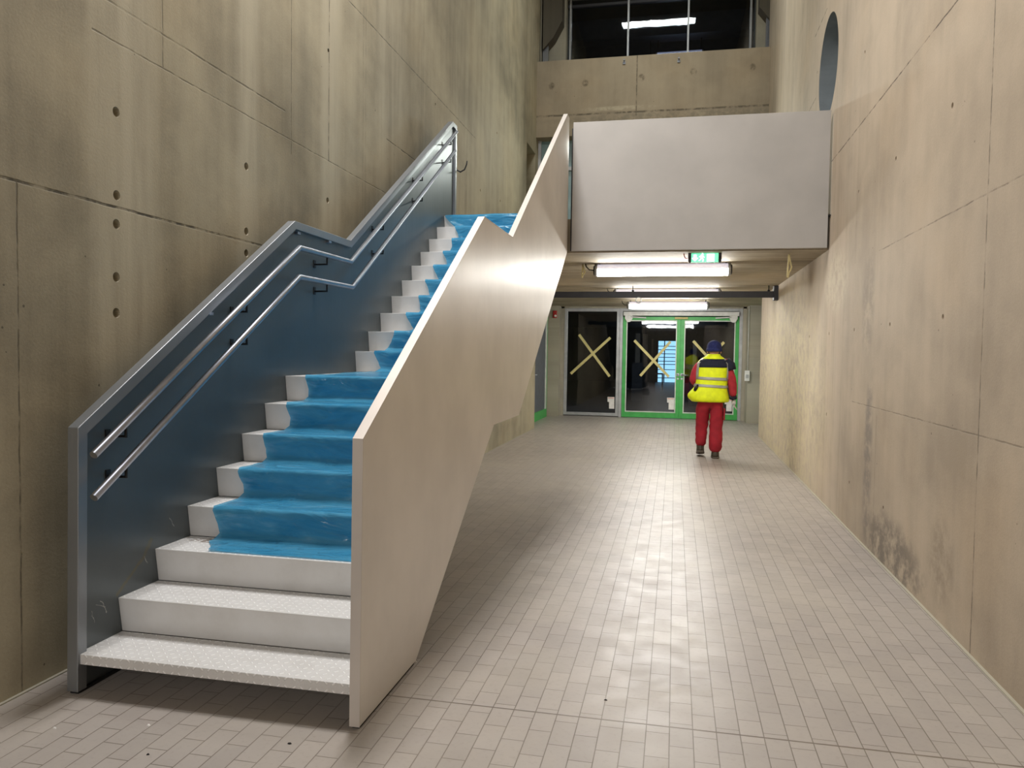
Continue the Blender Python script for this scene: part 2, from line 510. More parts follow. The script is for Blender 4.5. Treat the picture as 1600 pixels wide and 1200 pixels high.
# ------------------------------------------------------------------ mesh helpers
def obj(name, bm, mat, parent=None, smooth=False, bevel=0.0):
    me = bpy.data.meshes.new(name)
    bmesh.ops.recalc_face_normals(bm, faces=bm.faces)
    if smooth:
        for f in bm.faces:
            f.smooth = True
    bm.to_mesh(me)
    bm.free()
    for m in (mat if isinstance(mat, (list, tuple)) else [mat]):
        me.materials.append(m)
    o = bpy.data.objects.new(name, me)
    COL.objects.link(o)
    if parent is not None:
        o.parent = parent
        o.matrix_parent_inverse = Matrix.Translation(-parent_origin(parent))
    if bevel:
        md = o.modifiers.new('bevel', 'BEVEL')
        md.width = bevel
        md.segments = 2
        md.limit_method = 'ANGLE'
    return o


def parent_origin(p):
    v = Vector(p.location)
    return v


def thing(name, label, cat, loc=(0, 0, 0), group=None, kind=None):
    o = bpy.data.objects.new(name, None)
    COL.objects.link(o)
    o.location = loc
    o.empty_display_size = 0.1
    return tag(o, label, cat, group, kind)


def tag(o, label, cat=None, group=None, kind=None):
    if label:
        o['label'] = label
    if cat:
        o['category'] = cat
    if group:
        o['group'] = group
    if kind:
        o['kind'] = kind
    return o


def struct(o, label=None, cat=None):
    o['kind'] = 'structure'
    if label:
        o['label'] = label
    if cat:
        o['category'] = cat
    return o


def box(bm, x0, x1, y0, y1, z0, z1):
    vs = [bm.verts.new((x, y, z)) for z in (z0, z1) for x, y in ((x0, y0), (x1, y0), (x1, y1), (x0, y1))]
    for q in ((0, 3, 2, 1), (4, 5, 6, 7), (0, 1, 5, 4), (1, 2, 6, 5), (2, 3, 7, 6), (3, 0, 4, 7)):
        bm.faces.new([vs[i] for i in q])
    return vs


def boxes(*bs):
    bm = bmesh.new()
    for b in bs:
        box(bm, *b)
    return bm


def prism_x(bm, pts, x0, x1):
    """polygon of (y, z) pulled along x"""
    a = [bm.verts.new((x0, y, z)) for y, z in pts]
    b = [bm.verts.new((x1, y, z)) for y, z in pts]
    bm.faces.new(a)
    bm.faces.new(b[::-1])
    n = len(pts)
    for i in range(n):
        j = (i + 1) % n
        bm.faces.new((a[i], a[j], b[j], b[i]))


def offset_line(pts, d):
    out = []
    n = len(pts)
    for i, p in enumerate(pts):
        p = Vector(p)
        ds = []
        if i > 0:
            ds.append((p - Vector(pts[i - 1])).normalized())
        if i < n - 1:
            ds.append((Vector(pts[i + 1]) - p).normalized())
        ns = [Vector((v.y, -v.x)) for v in ds]
        if len(ns) == 1:
            out.append(p + ns[0] * d)
        else:
            m = (ns[0] + ns[1]).normalized()
            out.append(p + m * d / max(0.3, m.dot(ns[0])))
    return out


def strip_x(bm, pts, d, x0, x1):
    """band of width d to the right of the (y, z) polyline, pulled along x"""
    q = offset_line(pts, d)
    L = [[bm.verts.new((x, p[0], p[1])) for p in pts] for x in (x0, x1)]
    R = [[bm.verts.new((x, p[0], p[1])) for p in q] for x in (x0, x1)]
    n = len(pts)
    for i in range(n - 1):
        bm.faces.new((L[0][i], L[0][i + 1], L[1][i + 1], L[1][i]))
        bm.faces.new((R[0][i + 1], R[0][i], R[1][i], R[1][i + 1]))
        bm.faces.new((L[0][i + 1], L[0][i], R[0][i], R[0][i + 1]))
        bm.faces.new((L[1][i], L[1][i + 1], R[1][i + 1], R[1][i]))
    bm.faces.new((L[0][0], L[1][0], R[1][0], R[0][0]))
    bm.faces.new((L[1][-1], L[0][-1], R[0][-1], R[1][-1]))


def tube(bm, pts, r, seg=12, cap=True, radii=None):
    pts = [Vector(p) for p in pts]
    rings = []
    n = len(pts)
    t0 = (pts[1] - pts[0]).normalized()
    ref = Vector((0, 0, 1)) if abs(t0.z) < 0.9 else Vector((1, 0, 0))
    for i, p in enumerate(pts):
        a = (p - pts[i - 1]).normalized() if i > 0 else None
        b = (pts[i + 1] - p).normalized() if i < n - 1 else None
        t = ((a or b) + (b or a)).normalized()
        u = (ref - t * ref.dot(t)).normalized()
        w = t.cross(u)
        ref = u
        k = 1.0
        if a and b:
            k = 1.0 / max(0.5, math.sqrt((1 + a.dot(b)) / 2))
        rr = radii[i] if radii else r
        rings.append([bm.verts.new(p + (u * math.cos(2 * math.pi * s / seg) + w * math.sin(2 * math.pi * s / seg)) * rr * (k if k < 1.3 else 1.3)) for s in range(seg)])
    for i in range(n - 1):
        for s in range(seg):
            s2 = (s + 1) % seg
            f = bm.faces.new((rings[i][s], rings[i][s2], rings[i + 1][s2], rings[i + 1][s]))
            f.smooth = True
    if cap:
        bm.faces.new(rings[0][::-1])
        bm.faces.new(rings[-1])


def loft(bm, rings, cap=True, seg=20):
    """rings: (center, rx, ry, yaw) horizontal ellipses, or list of point lists"""
    vs = []
    for (c, rx, ry, pw) in rings:
        c = Vector(c)
        row = []
        for s in range(seg):
            a = 2 * math.pi * s / seg
            ca, sa = math.cos(a), math.sin(a)
            k = lambda v: math.copysign(abs(v) ** pw, v)
            row.append(bm.verts.new(c + Vector((k(ca) * rx, k(sa) * ry, 0))))
        vs.append(row)
    for i in range(len(vs) - 1):
        for s in range(seg):
            s2 = (s + 1) % seg
            bm.faces.new((vs[i][s], vs[i][s2], vs[i + 1][s2], vs[i + 1][s])).smooth = True
    if cap:
        bm.faces.new(vs[0][::-1])
        bm.faces.new(vs[-1])


def bake(o):
    """replace an object's mesh by its evaluated one"""
    dg = bpy.context.evaluated_depsgraph_get()
    me = bpy.data.meshes.new_from_object(o.evaluated_get(dg))
    old = o.data
    o.modifiers.clear()
    o.data = me
    me.name = old.name
    bpy.data.meshes.remove(old)


def cut(o, bm):
    """carve the shapes in bm out of o"""
    me = bpy.data.meshes.new('carve')
    bmesh.ops.recalc_face_normals(bm, faces=bm.faces)
    bm.to_mesh(me)
    bm.free()
    for m in o.data.materials:
        me.materials.append(m)
    c = bpy.data.objects.new('carve', me)
    COL.objects.link(c)
    md = o.modifiers.new('carve', 'BOOLEAN')
    md.operation = 'DIFFERENCE'
    md.solver = 'EXACT'
    md.object = c
    bpy.context.view_layer.update()
    bake(o)
    bpy.data.objects.remove(c)
    bpy.data.meshes.remove(me)


def cone_x(bm, x0, r0, x1, r1, y, z, seg=14):
    a = [bm.verts.new((x0, y + r0 * math.cos(2 * math.pi * s / seg), z + r0 * math.sin(2 * math.pi * s / seg))) for s in range(seg)]
    b = [bm.verts.new((x1, y + r1 * math.cos(2 * math.pi * s / seg), z + r1 * math.sin(2 * math.pi * s / seg))) for s in range(seg)]
    bm.faces.new(a)
    bm.faces.new(b[::-1])
    for s in range(seg):
        s2 = (s + 1) % seg
        bm.faces.new((a[s], a[s2], b[s2], b[s]))


# ------------------------------------------------------------------ setting
XL = -2.82
TOP = 10.6
BACK = -5.0


def xr(y):
    return 1.545 + (y - 3.7) * 0.0062


# floor of the hall and the passage, one slab
struct(obj('floor', boxes((-3.6, 2.4, BACK, 19.4, -0.2, 0.0)), M['floor']), 'grey tiled floor in running bond', 'floor')

# left wall with tie holes and the upper doorway
wl = struct(obj('wall_left', boxes((XL - 0.6, XL, BACK, 15.6, -0.2, TOP)), M['wall_left']), 'tall bare concrete wall behind the stair', 'wall')
bm = bmesh.new()
for y, z, r in ((3.465, 2.75, .026), (3.465, 2.328, .026), (3.462, 2.181, .026), (3.459, 1.91, .026), (3.457, 1.726, .026),
                (4.683, 2.764, .026), (4.683, 2.335, .026), (4.683, 2.19, .026), (5.906, 2.779, .024), (5.905, 3.99, .016),
                (7.35, 3.05, .02), (8.75, 4.45, .02), (11.9, 5.0, .02), (12.2, 4.0, .02), (10.9, 3.9, .02)):
    cone_x(bm, XL + 0.02, r * 1.12, XL - 0.05, r * 0.7, y, z)
box(bm, XL - 0.45, XL + 0.05, 14.36, 15.25, 3.09, 5.52)
cut(wl, bm)

# right wall, very slightly splayed, with round opening and tie holes
bm = bmesh.new()
vs = box(bm, 0, 0.55, BACK, 15.6, -0.2, TOP)
for v in vs:
    v.co.x += xr(v.co.y)
wr = struct(obj('wall_right', bm, [M['wall_right'], M['lining']]), 'tall bare concrete wall on the right', 'wall')
bm = bmesh.new()
for y, z in ((4.987, 3.032), (6.191, 3.022), (7.404, 3.028), (7.332, 4.226), (5.016, 1.80), (6.2, 1.80), (7.4, 1.8), (8.6, 1.8),
             (8.6, 0.95), (6.21, 0.42), (7.4, 0.42), (9.85, 1.8), (9.86, 4.95), (12.6, 4.6)):
    cone_x(bm, xr(y) - 0.02, .021, xr(y) + 0.05, .014, y, z)
cut(wr, bm)
bm = bmesh.new()
cone_x(bm, 1.2, .565, 2.5, .565, 9.14, 4.74, 64)
me_tmp = bm
cut(wr, me_tmp)
for f in wr.data.polygons:
    c = f.center
    r = math.hypot(c.y - 9.14, c.z - 4.74)
    if abs(f.normal.x) < 0.3 and abs(r - 0.565) < 0.03:
        f.material_index = 1
struct(obj('wall_niche', boxes((2.11, 2.2, 8.2, 10.1, 3.8, 5.7)), M['lining']))

# pale mortar line along both wall feet
bm = bmesh.new()
box(bm, XL, XL + 0.016, BACK + 0.02, 15.5, 0.0, 0.006)
struct(obj('baseboard_left', bm, M['conc_grey']))
bm = bmesh.new()
vs = box(bm, -0.018, 0, BACK + 0.02, 15.5, 0.0, 0.006)
for v in vs:
    v.co.x += xr(v.co.y)
struct(obj('baseboard_right', bm, M['conc_grey']))

# hall behind the viewer and overhead
struct(obj('wall_back', boxes((-3.6, 2.4, BACK - 0.3, BACK, -0.2, TOP)), M['conc_grey']))
struct(obj('ceiling', boxes((-3.8, 2.8, BACK, 22.0, TOP, TOP + 0.3)), M['conc_dark']))

# upper deck slab = ceiling of the passage
struct(obj('ceiling_passage', boxes((XL - 0.02, 1.75, 8.78, 15.3, 2.70, 3.085)), M['ceil']), 'board-marked concrete ceiling over the passage', 'ceiling')
struct(obj('ceiling_lobby', boxes((-3.6, 2.4, 15.3, 19.4, 2.72, 3.085)), M['ceil']))
# beam across the end of the shaft
wb = struct(obj('wall_beam', boxes((XL - 0.02, 1.75, 15.3, 15.75, 5.86, 7.35)), M['beam']), 'concrete beam across the end of the hall below the upper window', 'wall')
# glazed front of the upper landing below the beam
wu = struct(obj('window_3', boxes((XL, 1.7, 15.62, 15.64, 3.09, 5.86)), M['bluish']), 'bluish glazing at the upper landing below the beam', 'window')
obj('window_frame', boxes(*[(x, x + 0.06, 15.56, 15.70, 3.09, 5.86) for x in (-2.82, -1.7, -0.6, 0.5, 1.55)], (XL, 1.7, 15.55, 15.71, 5.25, 5.32)), M['alu'], wu)
# upper doorway in left wall
ud = struct(obj('window_4', boxes((XL - 0.44, XL - 0.40, 14.36, 15.25, 3.09, 5.52)), M['bluish']), 'bluish pane in the opening of the left wall above the deck', 'window')
obj('window_frame', boxes((XL - 0.40, XL - 0.34, 14.36, 15.25, 4.98, 5.06), (XL - 0.40, XL - 0.34, 14.36, 14.42, 3.09, 5.52)), M['alu'], ud)

# room behind the upper window
wu2 = struct(obj('wall_upper_left', boxes((-3.5, -2.36, 16.05, 16.6, 5.9, TOP), (-3.3, XL, 15.55, 16.05, 5.9, TOP)), M['conc_grey']))
wu3 = struct(obj('wall_upper_right', boxes((1.42, 2.4, 16.05, 16.6, 5.9, TOP), (1.70, 2.4, 15.55, 16.05, 5.9, TOP)), M['conc_grey']))
struct(obj('floor_upper', boxes((-3.6, 2.4, 15.75, 22, 6.9, 7.2)), M['hall_floor']))
struct(obj('wall_upper_back', boxes((-3.6, 2.4, 21.6, 21.9, 7.2, TOP)), M['dark_paint']))
struct(obj('wall_upper_side', boxes((-3.6, -3.4, 16.6, 21.9, 7.2, TOP), (2.2, 2.4, 16.6, 21.9, 7.2, TOP)), M['dark_paint']))
struct(obj('ceiling_upper', boxes((-3.6, 2.4, 15.9, 16.35, 8.95, 9.4)), M['conc_grey']))
struct(obj('trim_1', boxes((-3.6, 2.4, 17.9, 18.3, 8.75, 9.2)), M['dark_paint']))
gw = struct(obj('window_5', boxes((-2.36, 1.42, 16.30, 16.312, 7.2, 9.2)), M['glass_up']), 'dark upper window above the concrete beam', 'window')
for x in (-2.30, -1.10, 0.11, 1.33):
    obj('mullion', boxes((x - 0.018, x + 0.018, 16.24, 16.36, 7.2, 9.2)), M['alu'], gw)
obj('transom', boxes((-2.36, 1.42, 16.25, 16.35, 8.78, 8.83)), M['dark_bar'], gw)
# sloping dark corbels at both ends of the opening
for sgn, x0, x1, lab in ((1, -2.79, -2.40, 'left'), (-1, 1.70, 1.44, 'right')):
    bm = bmesh.new()
    zz = [(x0, 9.6), (x1, 9.6), (x1, 8.30), ((x0 * 0.45 + x1 * 0.55), 7.98), (x0, 7.75)] if sgn > 0 else [(x0, 9.6), (x1, 9.6), (x1, 8.28), (x0, 7.95)]
    a = [bm.verts.new((x, 15.72, z)) for x, z in zz]
    b = [bm.verts.new((x, 16.04, z)) for x, z in zz]
    bm.faces.new(a)
    bm.faces.new(b[::-1])
    for i in range(len(zz)):
        j = (i + 1) % len(zz)
        bm.faces.new((a[i], a[j], b[j], b[i]))
    struct(obj('trim_2' if sgn > 0 else 'trim_3', bm, M['conc_dark']))
st = obj('steel_upright', boxes((-2.80, -2.69, 15.80, 15.90, 7.35, 8.3)), M['steel'])
tag(st, 'shiny steel upright at the left end of the upper window', 'upright')
st = obj('steel_upright', boxes((1.58, 1.66, 15.80, 15.90, 7.35, 8.3)), M['steel'])
tag(st, 'narrow steel upright at the right end of the upper window', 'upright')

# lobby at the end of the passage: recessed side walls, piers, end wall
struct(obj('wall_lobby_left', boxes((-3.6, -3.12, 15.6, 19.4, -0.2, 2.72)), M['conc_side']))
struct(obj('wall_lobby_right', boxes((1.98, 2.4, 15.6, 19.4, -0.2, 2.72)), M['conc_side']))
struct(obj('wall_pier_left', boxes((-3.12, -2.80, 18.75, 19.4, -0.02, 2.72)), M['conc_side']))
struct(obj('wall_pier_right', boxes((1.64, 1.98, 18.45, 19.4, -0.02, 2.72)), M['conc_side']))
struct(obj('wall_end', boxes((-2.80, -2.72, 19.05, 19.4, 0, 2.72), (1.56, 1.64, 19.05, 19.4, 0, 2.72), (-2.80, 1.64, 19.05, 19.4, 2.68, 2.73)), M['conc_grey']))

# hall beyond the glazed doors
struct(obj('floor_beyond', boxes((-6, 6, 19.4, 45, -0.2, 0.0)), M['hall_floor']))
struct(obj('wall_beyond', boxes((-6, -5.8, 19.4, 45, 0, 3.2), (5.8, 6, 19.4, 45, 0, 3.2), (-6, -0.95, 44.6, 45, 0, 3.2), (0.35, 6, 44.6, 45, 0, 3.2),
                                (-0.95, 0.35, 44.6, 45, 2.35, 3.2)), M['dark_paint']))
struct(obj('ceiling_beyond', boxes((-6, 6, 19.4, 45, 3.1, 3.3)), M['dark_paint']))
fw = struct(obj('window_6', boxes((-0.95, 0.35, 44.9, 44.95, 0, 2.35)), M['sky_window']), 'bright far window seen through the left glass door', 'window')
obj('window_bars', boxes(*[(-0.95, 0.35, 44.55, 44.6, z - 0.02, z + 0.02) for z in (0.25, 0.72, 1.02, 1.2, 1.42, 1.62, 1.85, 2.05)],
                         *[(x - 0.03, x + 0.03, 44.5, 44.58, 0, 2.35) for x in (-0.6, 0.12)], (-0.62, -0.57, 44.5, 44.58, 0, 1.2)), M['dark_bar'], fw)
for x, y, w, z0, z1, lab in ((-1.23, 26.0, 0.15, 1.28, 2.26, 'pale wall panel seen through the left door, furthest left'),
                             (-1.14, 30.0, 0.19, 1.09, 2.35, 'pale wall panel seen through the left door, beside the dark gap'),
                             (-0.95, 33.0, 0.08, 1.13, 2.21, 'narrow pale post seen through the left door, left of far window'),
                             (0.58, 24.0, 0.11, 1.07, 1.99, 'pale board seen through the right glass door beside the worker')):
    t = thing('pale_panel', lab, 'panel', (x, y, 0), 'pale panels beyond the doors')
    obj('board', boxes((x - w / 2, x + w / 2, y, y + 0.06, z0, z1)), M['pale_board'], t)
    obj('plinth', boxes((x - w / 2 - 0.1, x + w / 2 + 0.1, y, y + 0.1, 0, z0)), M['dark_paint'], t)
wr_ = obj('work_table', boxes((-1.3, -0.5, 34, 34.6, 0.70, 0.75), *[(x, x + 0.05, y, y + 0.05, 0, 0.7) for x in (-1.3, -0.55) for y in (34, 34.55)]), M['pale_board'])
tag(wr_, 'low table deep in the dark hall behind the left door', 'table')


# ------------------------------------------------------------------ doors
def rect_frame(bm, x0, x1, z0, z1, w, y0, y1, bottom=True, wb=None):
    box(bm, x0, x0 + w, y0, y1, z0, z1)
    box(bm, x1 - w, x1, y0, y1, z0, z1)
    box(bm, x0 + w, x1 - w, y0, y1, z1 - w, z1)
    if bottom:
        box(bm, x0 + w, x1 - w, y0, y1, z0, z0 + (wb or w))


w1 = thing('window_1', 'fixed grey-framed glass panel left of the green double door', 'window', (-2.04, 19.15, 0), kind='structure')
bm = bmesh.new()
rect_frame(bm, -2.72, -1.35, 0.02, 2.68, 0.075, 19.10, 19.20)
obj('window_frame', bm, M['alu'], w1, bevel=0.006)
obj('window_pane', boxes((-2.645, -1.425, 19.14, 19.152, 0.09, 2.61)), M['glass'], w1)

d1 = thing('door_1', 'green-framed double glass door at the end of the passage', 'door', (0.12, 19.15, 0), kind='structure')
bm = bmesh.new()
rect_frame(bm, -1.35, 1.56, 0.0, 2.69, 0.075, 19.08, 19.22, bottom=False)
obj('door_frame', bm, M['alu'], d1, bevel=0.006)
obj('door_seal', boxes((0.112, 0.124, 19.11, 19.15, 0.012, 2.478)), M['green'], d1)
obj('door_header', boxes((-1.26, 1.47, 18.98, 19.10, 2.50, 2.60)), M['white_plastic'], d1, bevel=0.01)
obj('door_sensor', boxes((-0.03, 0.28, 18.99, 19.10, 2.42, 2.47)), M['tape'], d1, bevel=0.01)
for x0, x1, hs in ((-1.272, 0.115, 1), (0.121, 1.482, -1)):
    lf = bmesh.new()
    rect_frame(lf, x0, x1, 0.01, 2.48, 0.085, 19.10, 19.16, wb=0.13)
    leaf = obj('door_leaf', lf, M['green'], d1, bevel=0.004)
    bd = bmesh.new()
    rect_frame(bd, x0 + 0.085, x1 - 0.085, 0.14, 2.395, 0.024, 19.092, 19.16)
    obj('glazing_bead', bd, M['bead'], leaf)
    obj('door_pane', boxes((x0 + 0.109, x1 - 0.109, 19.128, 19.138, 0.164, 2.371)), M['glass'], leaf)
    hx = x1 - 0.04 if hs > 0 else x0 + 0.045
    hb = bmesh.new()
    tube(hb, [(hx, 19.10, 1.07), (hx, 19.04, 1.07), (hx + (-0.02 if hs > 0 else 0.16), 19.04, 1.07)], 0.013, 10)
    box(hb, hx - 0.03, hx + 0.03, 19.088, 19.10, 1.04, 1.11)
    cone = [(hx, 19.085, 0.98), (hx, 19.10, 0.98)]
    tube(hb, cone, 0.024, 12)
    obj('door_handle', hb, M['steel'], leaf)
    # closer: round head and folding arm
    cx = x0 + 0.14 if hs > 0 else x1 - 0.14
    cb = bmesh.new()
    tube(cb, [(cx, 19.02, 2.42), (cx, 19.10, 2.42)], 0.075, 18)
    box(cb, cx - 0.09, cx + 0.09, 19.0, 19.10, 2.42, 2.50)
    tube(cb, [(cx + hs * 0.05, 19.0, 2.47), (cx + hs * 0.42, 19.03, 2.45)], 0.016, 8)
    obj('door_closer', cb, M['white_plastic'], d1)


def side_door(name, label, x, sgn, y0, y1):
    d = thing(name, label, 'door', (x, (y0 + y1) / 2, 0), kind='structure')
    f = bmesh.new()
    xa, xb = sorted((x, x + sgn * 0.06))
    for (p, q, z0, z1) in ((y0, y0 + 0.28, 0.0, 2.6), (y1 - 0.10, y1, 0.0, 2.6), (y0 + 0.28, y1 - 0.10, 2.48, 2.6), (y0 + 0.28, y1 - 0.10, 0.0, 0.2)):
        box(f, xa, xb, p, q, z0, z1)
    obj('door_frame', f, M['green'], d)
    f = bmesh.new()
    box(f, xa, xb + 0.004, y0 + 0.28, y0 + 0.33, 0.2, 2.48)
    box(f, xa, xb + 0.004, y1 - 0.15, y1 - 0.10, 0.2, 2.48)
    obj('glazing_bead', f, M['bead'], d)
    obj('door_pane', boxes((x + sgn * 0.02, x + sgn * 0.03, y0 + 0.33, y1 - 0.15, 0.2, 2.48)), M['dark_paint'], d)
    hb = bmesh.new()
    hx = x + sgn * 0.06
    tube(hb, [(hx, y0 + 0.2, 1.07), (hx + sgn * 0.06, y0 + 0.2, 1.07), (hx + sgn * 0.06, y0 + 0.34, 1.07)], 0.013, 10)
    obj('door_handle', hb, M['steel'], d)
    return d


side_door('door_2', 'narrow green-framed glass side door left, half behind the stair', -3.12, 1, 16.5, 18.6)
side_door('door_3', 'green-framed side door in the recess at the right, seen edge on', 1.98, -1, 16.2, 18.2)


# tape crosses on the glass, notices
def tape_cross(cx, strips, label):
    t = thing('tape_cross', label, 'tape', (cx, 19.1, 1.3), 'tape crosses on the glass doors')
    for i, ((xa, za), (xb, zb)) in enumerate(strips):
        bm = bmesh.new()
        d = Vector((xb - xa, 0, zb - za)).normalized()
        nrm = Vector((-d.z, 0, d.x)) * 0.032
        y = 19.1255 - 0.0015 * i if cx > -1.3 else 19.1375 - 0.0015 * i
        A, B = Vector((xa, y, za)), Vector((xb, y, zb))
        q = [A - nrm, B - nrm, B + nrm, A + nrm]
        f = [bm.verts.new(p) for p in q]
        g = [bm.verts.new(p + Vector((0, 0.001, 0))) for p in q]
        bm.faces.new(f)
        bm.faces.new(g[::-1])
        for k in range(4):
            bm.faces.new((f[k], f[(k + 1) % 4], g[(k + 1) % 4], g[k]))
        obj('tape_strip', bm, M['tape'], t)


tape_cross(-2.04, [((-2.36, 2.03), (-1.58, 1.00)), ((-1.58, 1.96), (-2.55, 1.05))], 'yellow tape cross on the fixed left glass panel')
tape_cross(-0.55, [((-0.99, 1.90), (-0.14, 1.02)), ((-0.12, 1.88), (-0.83, 1.03))], 'yellow tape cross on the left leaf of the green door')
tape_cross(0.75, [((0.42, 1.90), (1.22, 1.02)), ((1.14, 1.88), (0.40, 1.03))], 'yellow tape cross on the right leaf, mostly behind the worker')


def notice(x, y, z, label):
    t = thing('notice', label, 'notice', (x, y, z), 'paper notices on the glass')
    bm = boxes((x - 0.03, x + 0.10, y - 0.002, y, z, z + 0.29), (x - 0.07, x - 0.03, y - 0.002, y, z + 0.17, z + 0.29))
    obj('sheet', bm, M['paper'], t)
    obj('print_band', boxes((x - 0.06, x + 0.09, y - 0.003, y - 0.002, z + 0.255, z + 0.275)), M['paper_red'], t)


notice(-1.55, 19.138, 0.20, 'white paper notice low on the fixed left glass panel')
notice(-0.10, 19.126, 0.22, 'white paper notice low on the left leaf of the green door')
notice(1.26, 19.126, 0.22, 'white paper notice low on the right leaf beside the worker')

# switch box and alarm
t = thing('switch_box', 'white switch box on the pier right of the doors', 'switch', (1.66, 18.4, 1.0))
obj('housing', boxes((1.575, 1.685, 18.39, 18.449, 0.98, 1.22)), M['white_plastic'], t, bevel=0.006)
obj('rocker', boxes((1.60, 1.66, 18.383, 18.392, 1.05, 1.13)), M['alu'], t)
obj('cable', (lambda b: (tube(b, [(1.64, 18.43, 1.22), (1.64, 18.43, 2.7)], 0.006, 6), b)[1])(bmesh.new()), M['white_plastic'], t)
t = thing('fire_alarm', 'small red alarm sounder on the pier left of the glass panel', 'alarm', (-2.9, 18.72, 2.45))
obj('housing', boxes((-2.96, -2.86, 18.69, 18.749, 2.42, 2.60)), M['red_plastic'], t, bevel=0.01)
obj('lens', (lambda b: (tube(b, [(-2.89, 18.66, 2.47), (-2.89, 18.70, 2.47)], 0.028, 10), b)[1])(bmesh.new()), M['white_plastic'], t)


# ------------------------------------------------------------------ lamps in the passage
def tube_lamp(cx, y, z, half, label, r=0.075, mat='tube_on', group='tube lamps under the deck', ceil=2.70):
    t = thing('tube_lamp', label, 'lamp', (cx, y, z), group)
    N = 20
    for nm, a0, a1, mm in (('diffuser', math.radians(-187), math.radians(7), mat), ('back_shell', math.radians(7), math.radians(173), 'tube_top')):
        bm = bmesh.new()
        k = 12
        for s in range(k):
            b0 = a0 + (a1 - a0) * s / k
            b1 = a0 + (a1 - a0) * (s + 1) / k
            q = [bm.verts.new((cx + dx, y + r * math.cos(b), z + r * math.sin(b))) for dx, b in ((-half, b0), (half, b0), (half, b1), (-half, b1))]
            bm.faces.new(q)
        bmesh.ops.remove_doubles(bm, verts=bm.verts, dist=1e-5)
        obj(nm, bm, M[mm], t, smooth=True)
    for s in (-1, 1):
        e = bmesh.new()
        tube(e, [(cx + s * half, y, z), (cx + s * (half + 0.035), y, z)], r * 1.04, 20)
        cap = obj('end_cap', e, M['alu'], t)
        c = bmesh.new()
        tube(c, [(cx + s * (half + 0.035), y, z), (cx + s * (half + 0.05), y, z)], r * 0.8, 16)
        tube(c, [(cx + s * (half - 0.02), y, z + r * 0.9), (cx + s * (half - 0.02), y, ceil)], 0.012, 8)
        obj('clip', c, M['black_steel'], cap)
    c = bmesh.new()
    x = cx - half - 0.05
    tube(c, [(x, y, z), (x - 0.06, y, z + 0.01), (x - 0.10, y, z + 0.05), (x - 0.11, y, ceil)], 0.007, 6)
    obj('feed_cable', c, M['black_steel'], t)
    return t


tube_lamp(-0.19, 9.85, 2.615, 0.80, 'lit tube lamp under the deck nearest the parapet')
tube_lamp(-0.17, 13.55, 2.612, 0.86, 'lit tube lamp partly hidden behind the black bar')
tube_lamp(-0.18, 16.6, 2.60, 0.80, 'lit tube lamp just in front of the glass doors')
tube_lamp(-0.06, 18.2, 8.42, 0.50, 'lit tube lamp in the dark room behind the upper window', r=0.06, mat='tube_far', group='upper room lamps', ceil=9.4)
tube_lamp(-0.2, 22.5, 2.95, 0.8, 'added hidden tube lamp brightening the hall beyond the doors, first one', r=0.05, mat='tube_far', group='added lamps beyond the doors', ceil=3.1)  # this lamp and the next are added to lift the dark hall
tube_lamp(-3.4, 21.5, 2.95, 0.8, 'added tube lamp brightening the left of the hall beyond the doors', r=0.05, mat='tube_far', group='added lamps beyond the doors', ceil=3.1)

# exit sign
ex = thing('exit_sign', 'lit green emergency exit sign under the edge of the deck', 'sign', (0.30, 8.95, 2.70))
xa, xb, za, zb, yf = 0.118, 0.482, 2.597, 2.706, 8.92
obj('housing', boxes((xa, xb, 8.93, 8.99, za, zb)), M['alu'], ex, bevel=0.008)
for x in (xa, xb - 0.034):
    e = obj('end_cap', boxes((x, x + 0.034, 8.914, 8.995, za, zb)), M['dark_bar'], ex, bevel=0.006)
    obj('screw_plate', boxes((x + 0.011, x + 0.023, 8.910, 8.914, za + 0.035, za + 0.07)), M['black_steel'], e)
face = obj('sign_face', boxes((xa + 0.034, xb - 0.034, yf, 8.93, za, zb - 0.008)), M['exit_green'], ex)


def poly_y(bm, pts, y0, y1):
    a = [bm.verts.new((x, y0, z)) for x, z in pts]
    b = [bm.verts.new((x, y1, z)) for x, z in pts]
    bm.faces.new(a)
    bm.faces.new(b[::-1])
    for i in range(len(pts)):
        j = (i + 1) % len(pts)
        bm.faces.new((a[i], a[j], b[j], b[i]))


bm = bmesh.new()
px, pz = xa + 0.075, (za + zb) / 2 - 0.006
poly_y(bm, [(px, pz - 0.038), (px + 0.036, pz), (px + 0.015, pz), (px + 0.015, pz + 0.036), (px - 0.015, pz + 0.036), (px - 0.015, pz), (px - 0.036, pz)], yf - 0.002, yf)
obj('arrow', bm, M['exit_white'], face)
bm = bmesh.new()
rx, rz = xa + 0.145, za + 0.045
poly_y(bm, [(rx + 0.012 + 0.010 * math.cos(a), rz + 0.045 + 0.010 * math.sin(a)) for a in [i * math.pi / 6 for i in range(12)]], yf - 0.002, yf)
poly_y(bm, [(rx - 0.010, rz - 0.004), (rx + 0.014, rz - 0.004), (rx + 0.020, rz + 0.032), (rx - 0.004, rz + 0.034)], yf - 0.002, yf)
poly_y(bm, [(rx - 0.010, rz), (rx + 0.002, rz - 0.002), (rx - 0.006, rz - 0.020), (rx - 0.028, rz - 0.030), (rx - 0.030, rz - 0.022), (rx - 0.014, rz - 0.014)], yf - 0.002, yf)
poly_y(bm, [(rx + 0.002, rz), (rx + 0.014, rz), (rx + 0.026, rz - 0.014), (rx + 0.020, rz - 0.040), (rx + 0.011, rz - 0.038), (rx + 0.016, rz - 0.014)], yf - 0.002, yf)
poly_y(bm, [(rx + 0.016, rz + 0.030), (rx + 0.036, rz + 0.010), (rx + 0.031, rz + 0.005), (rx + 0.014, rz + 0.020)], yf - 0.002, yf)
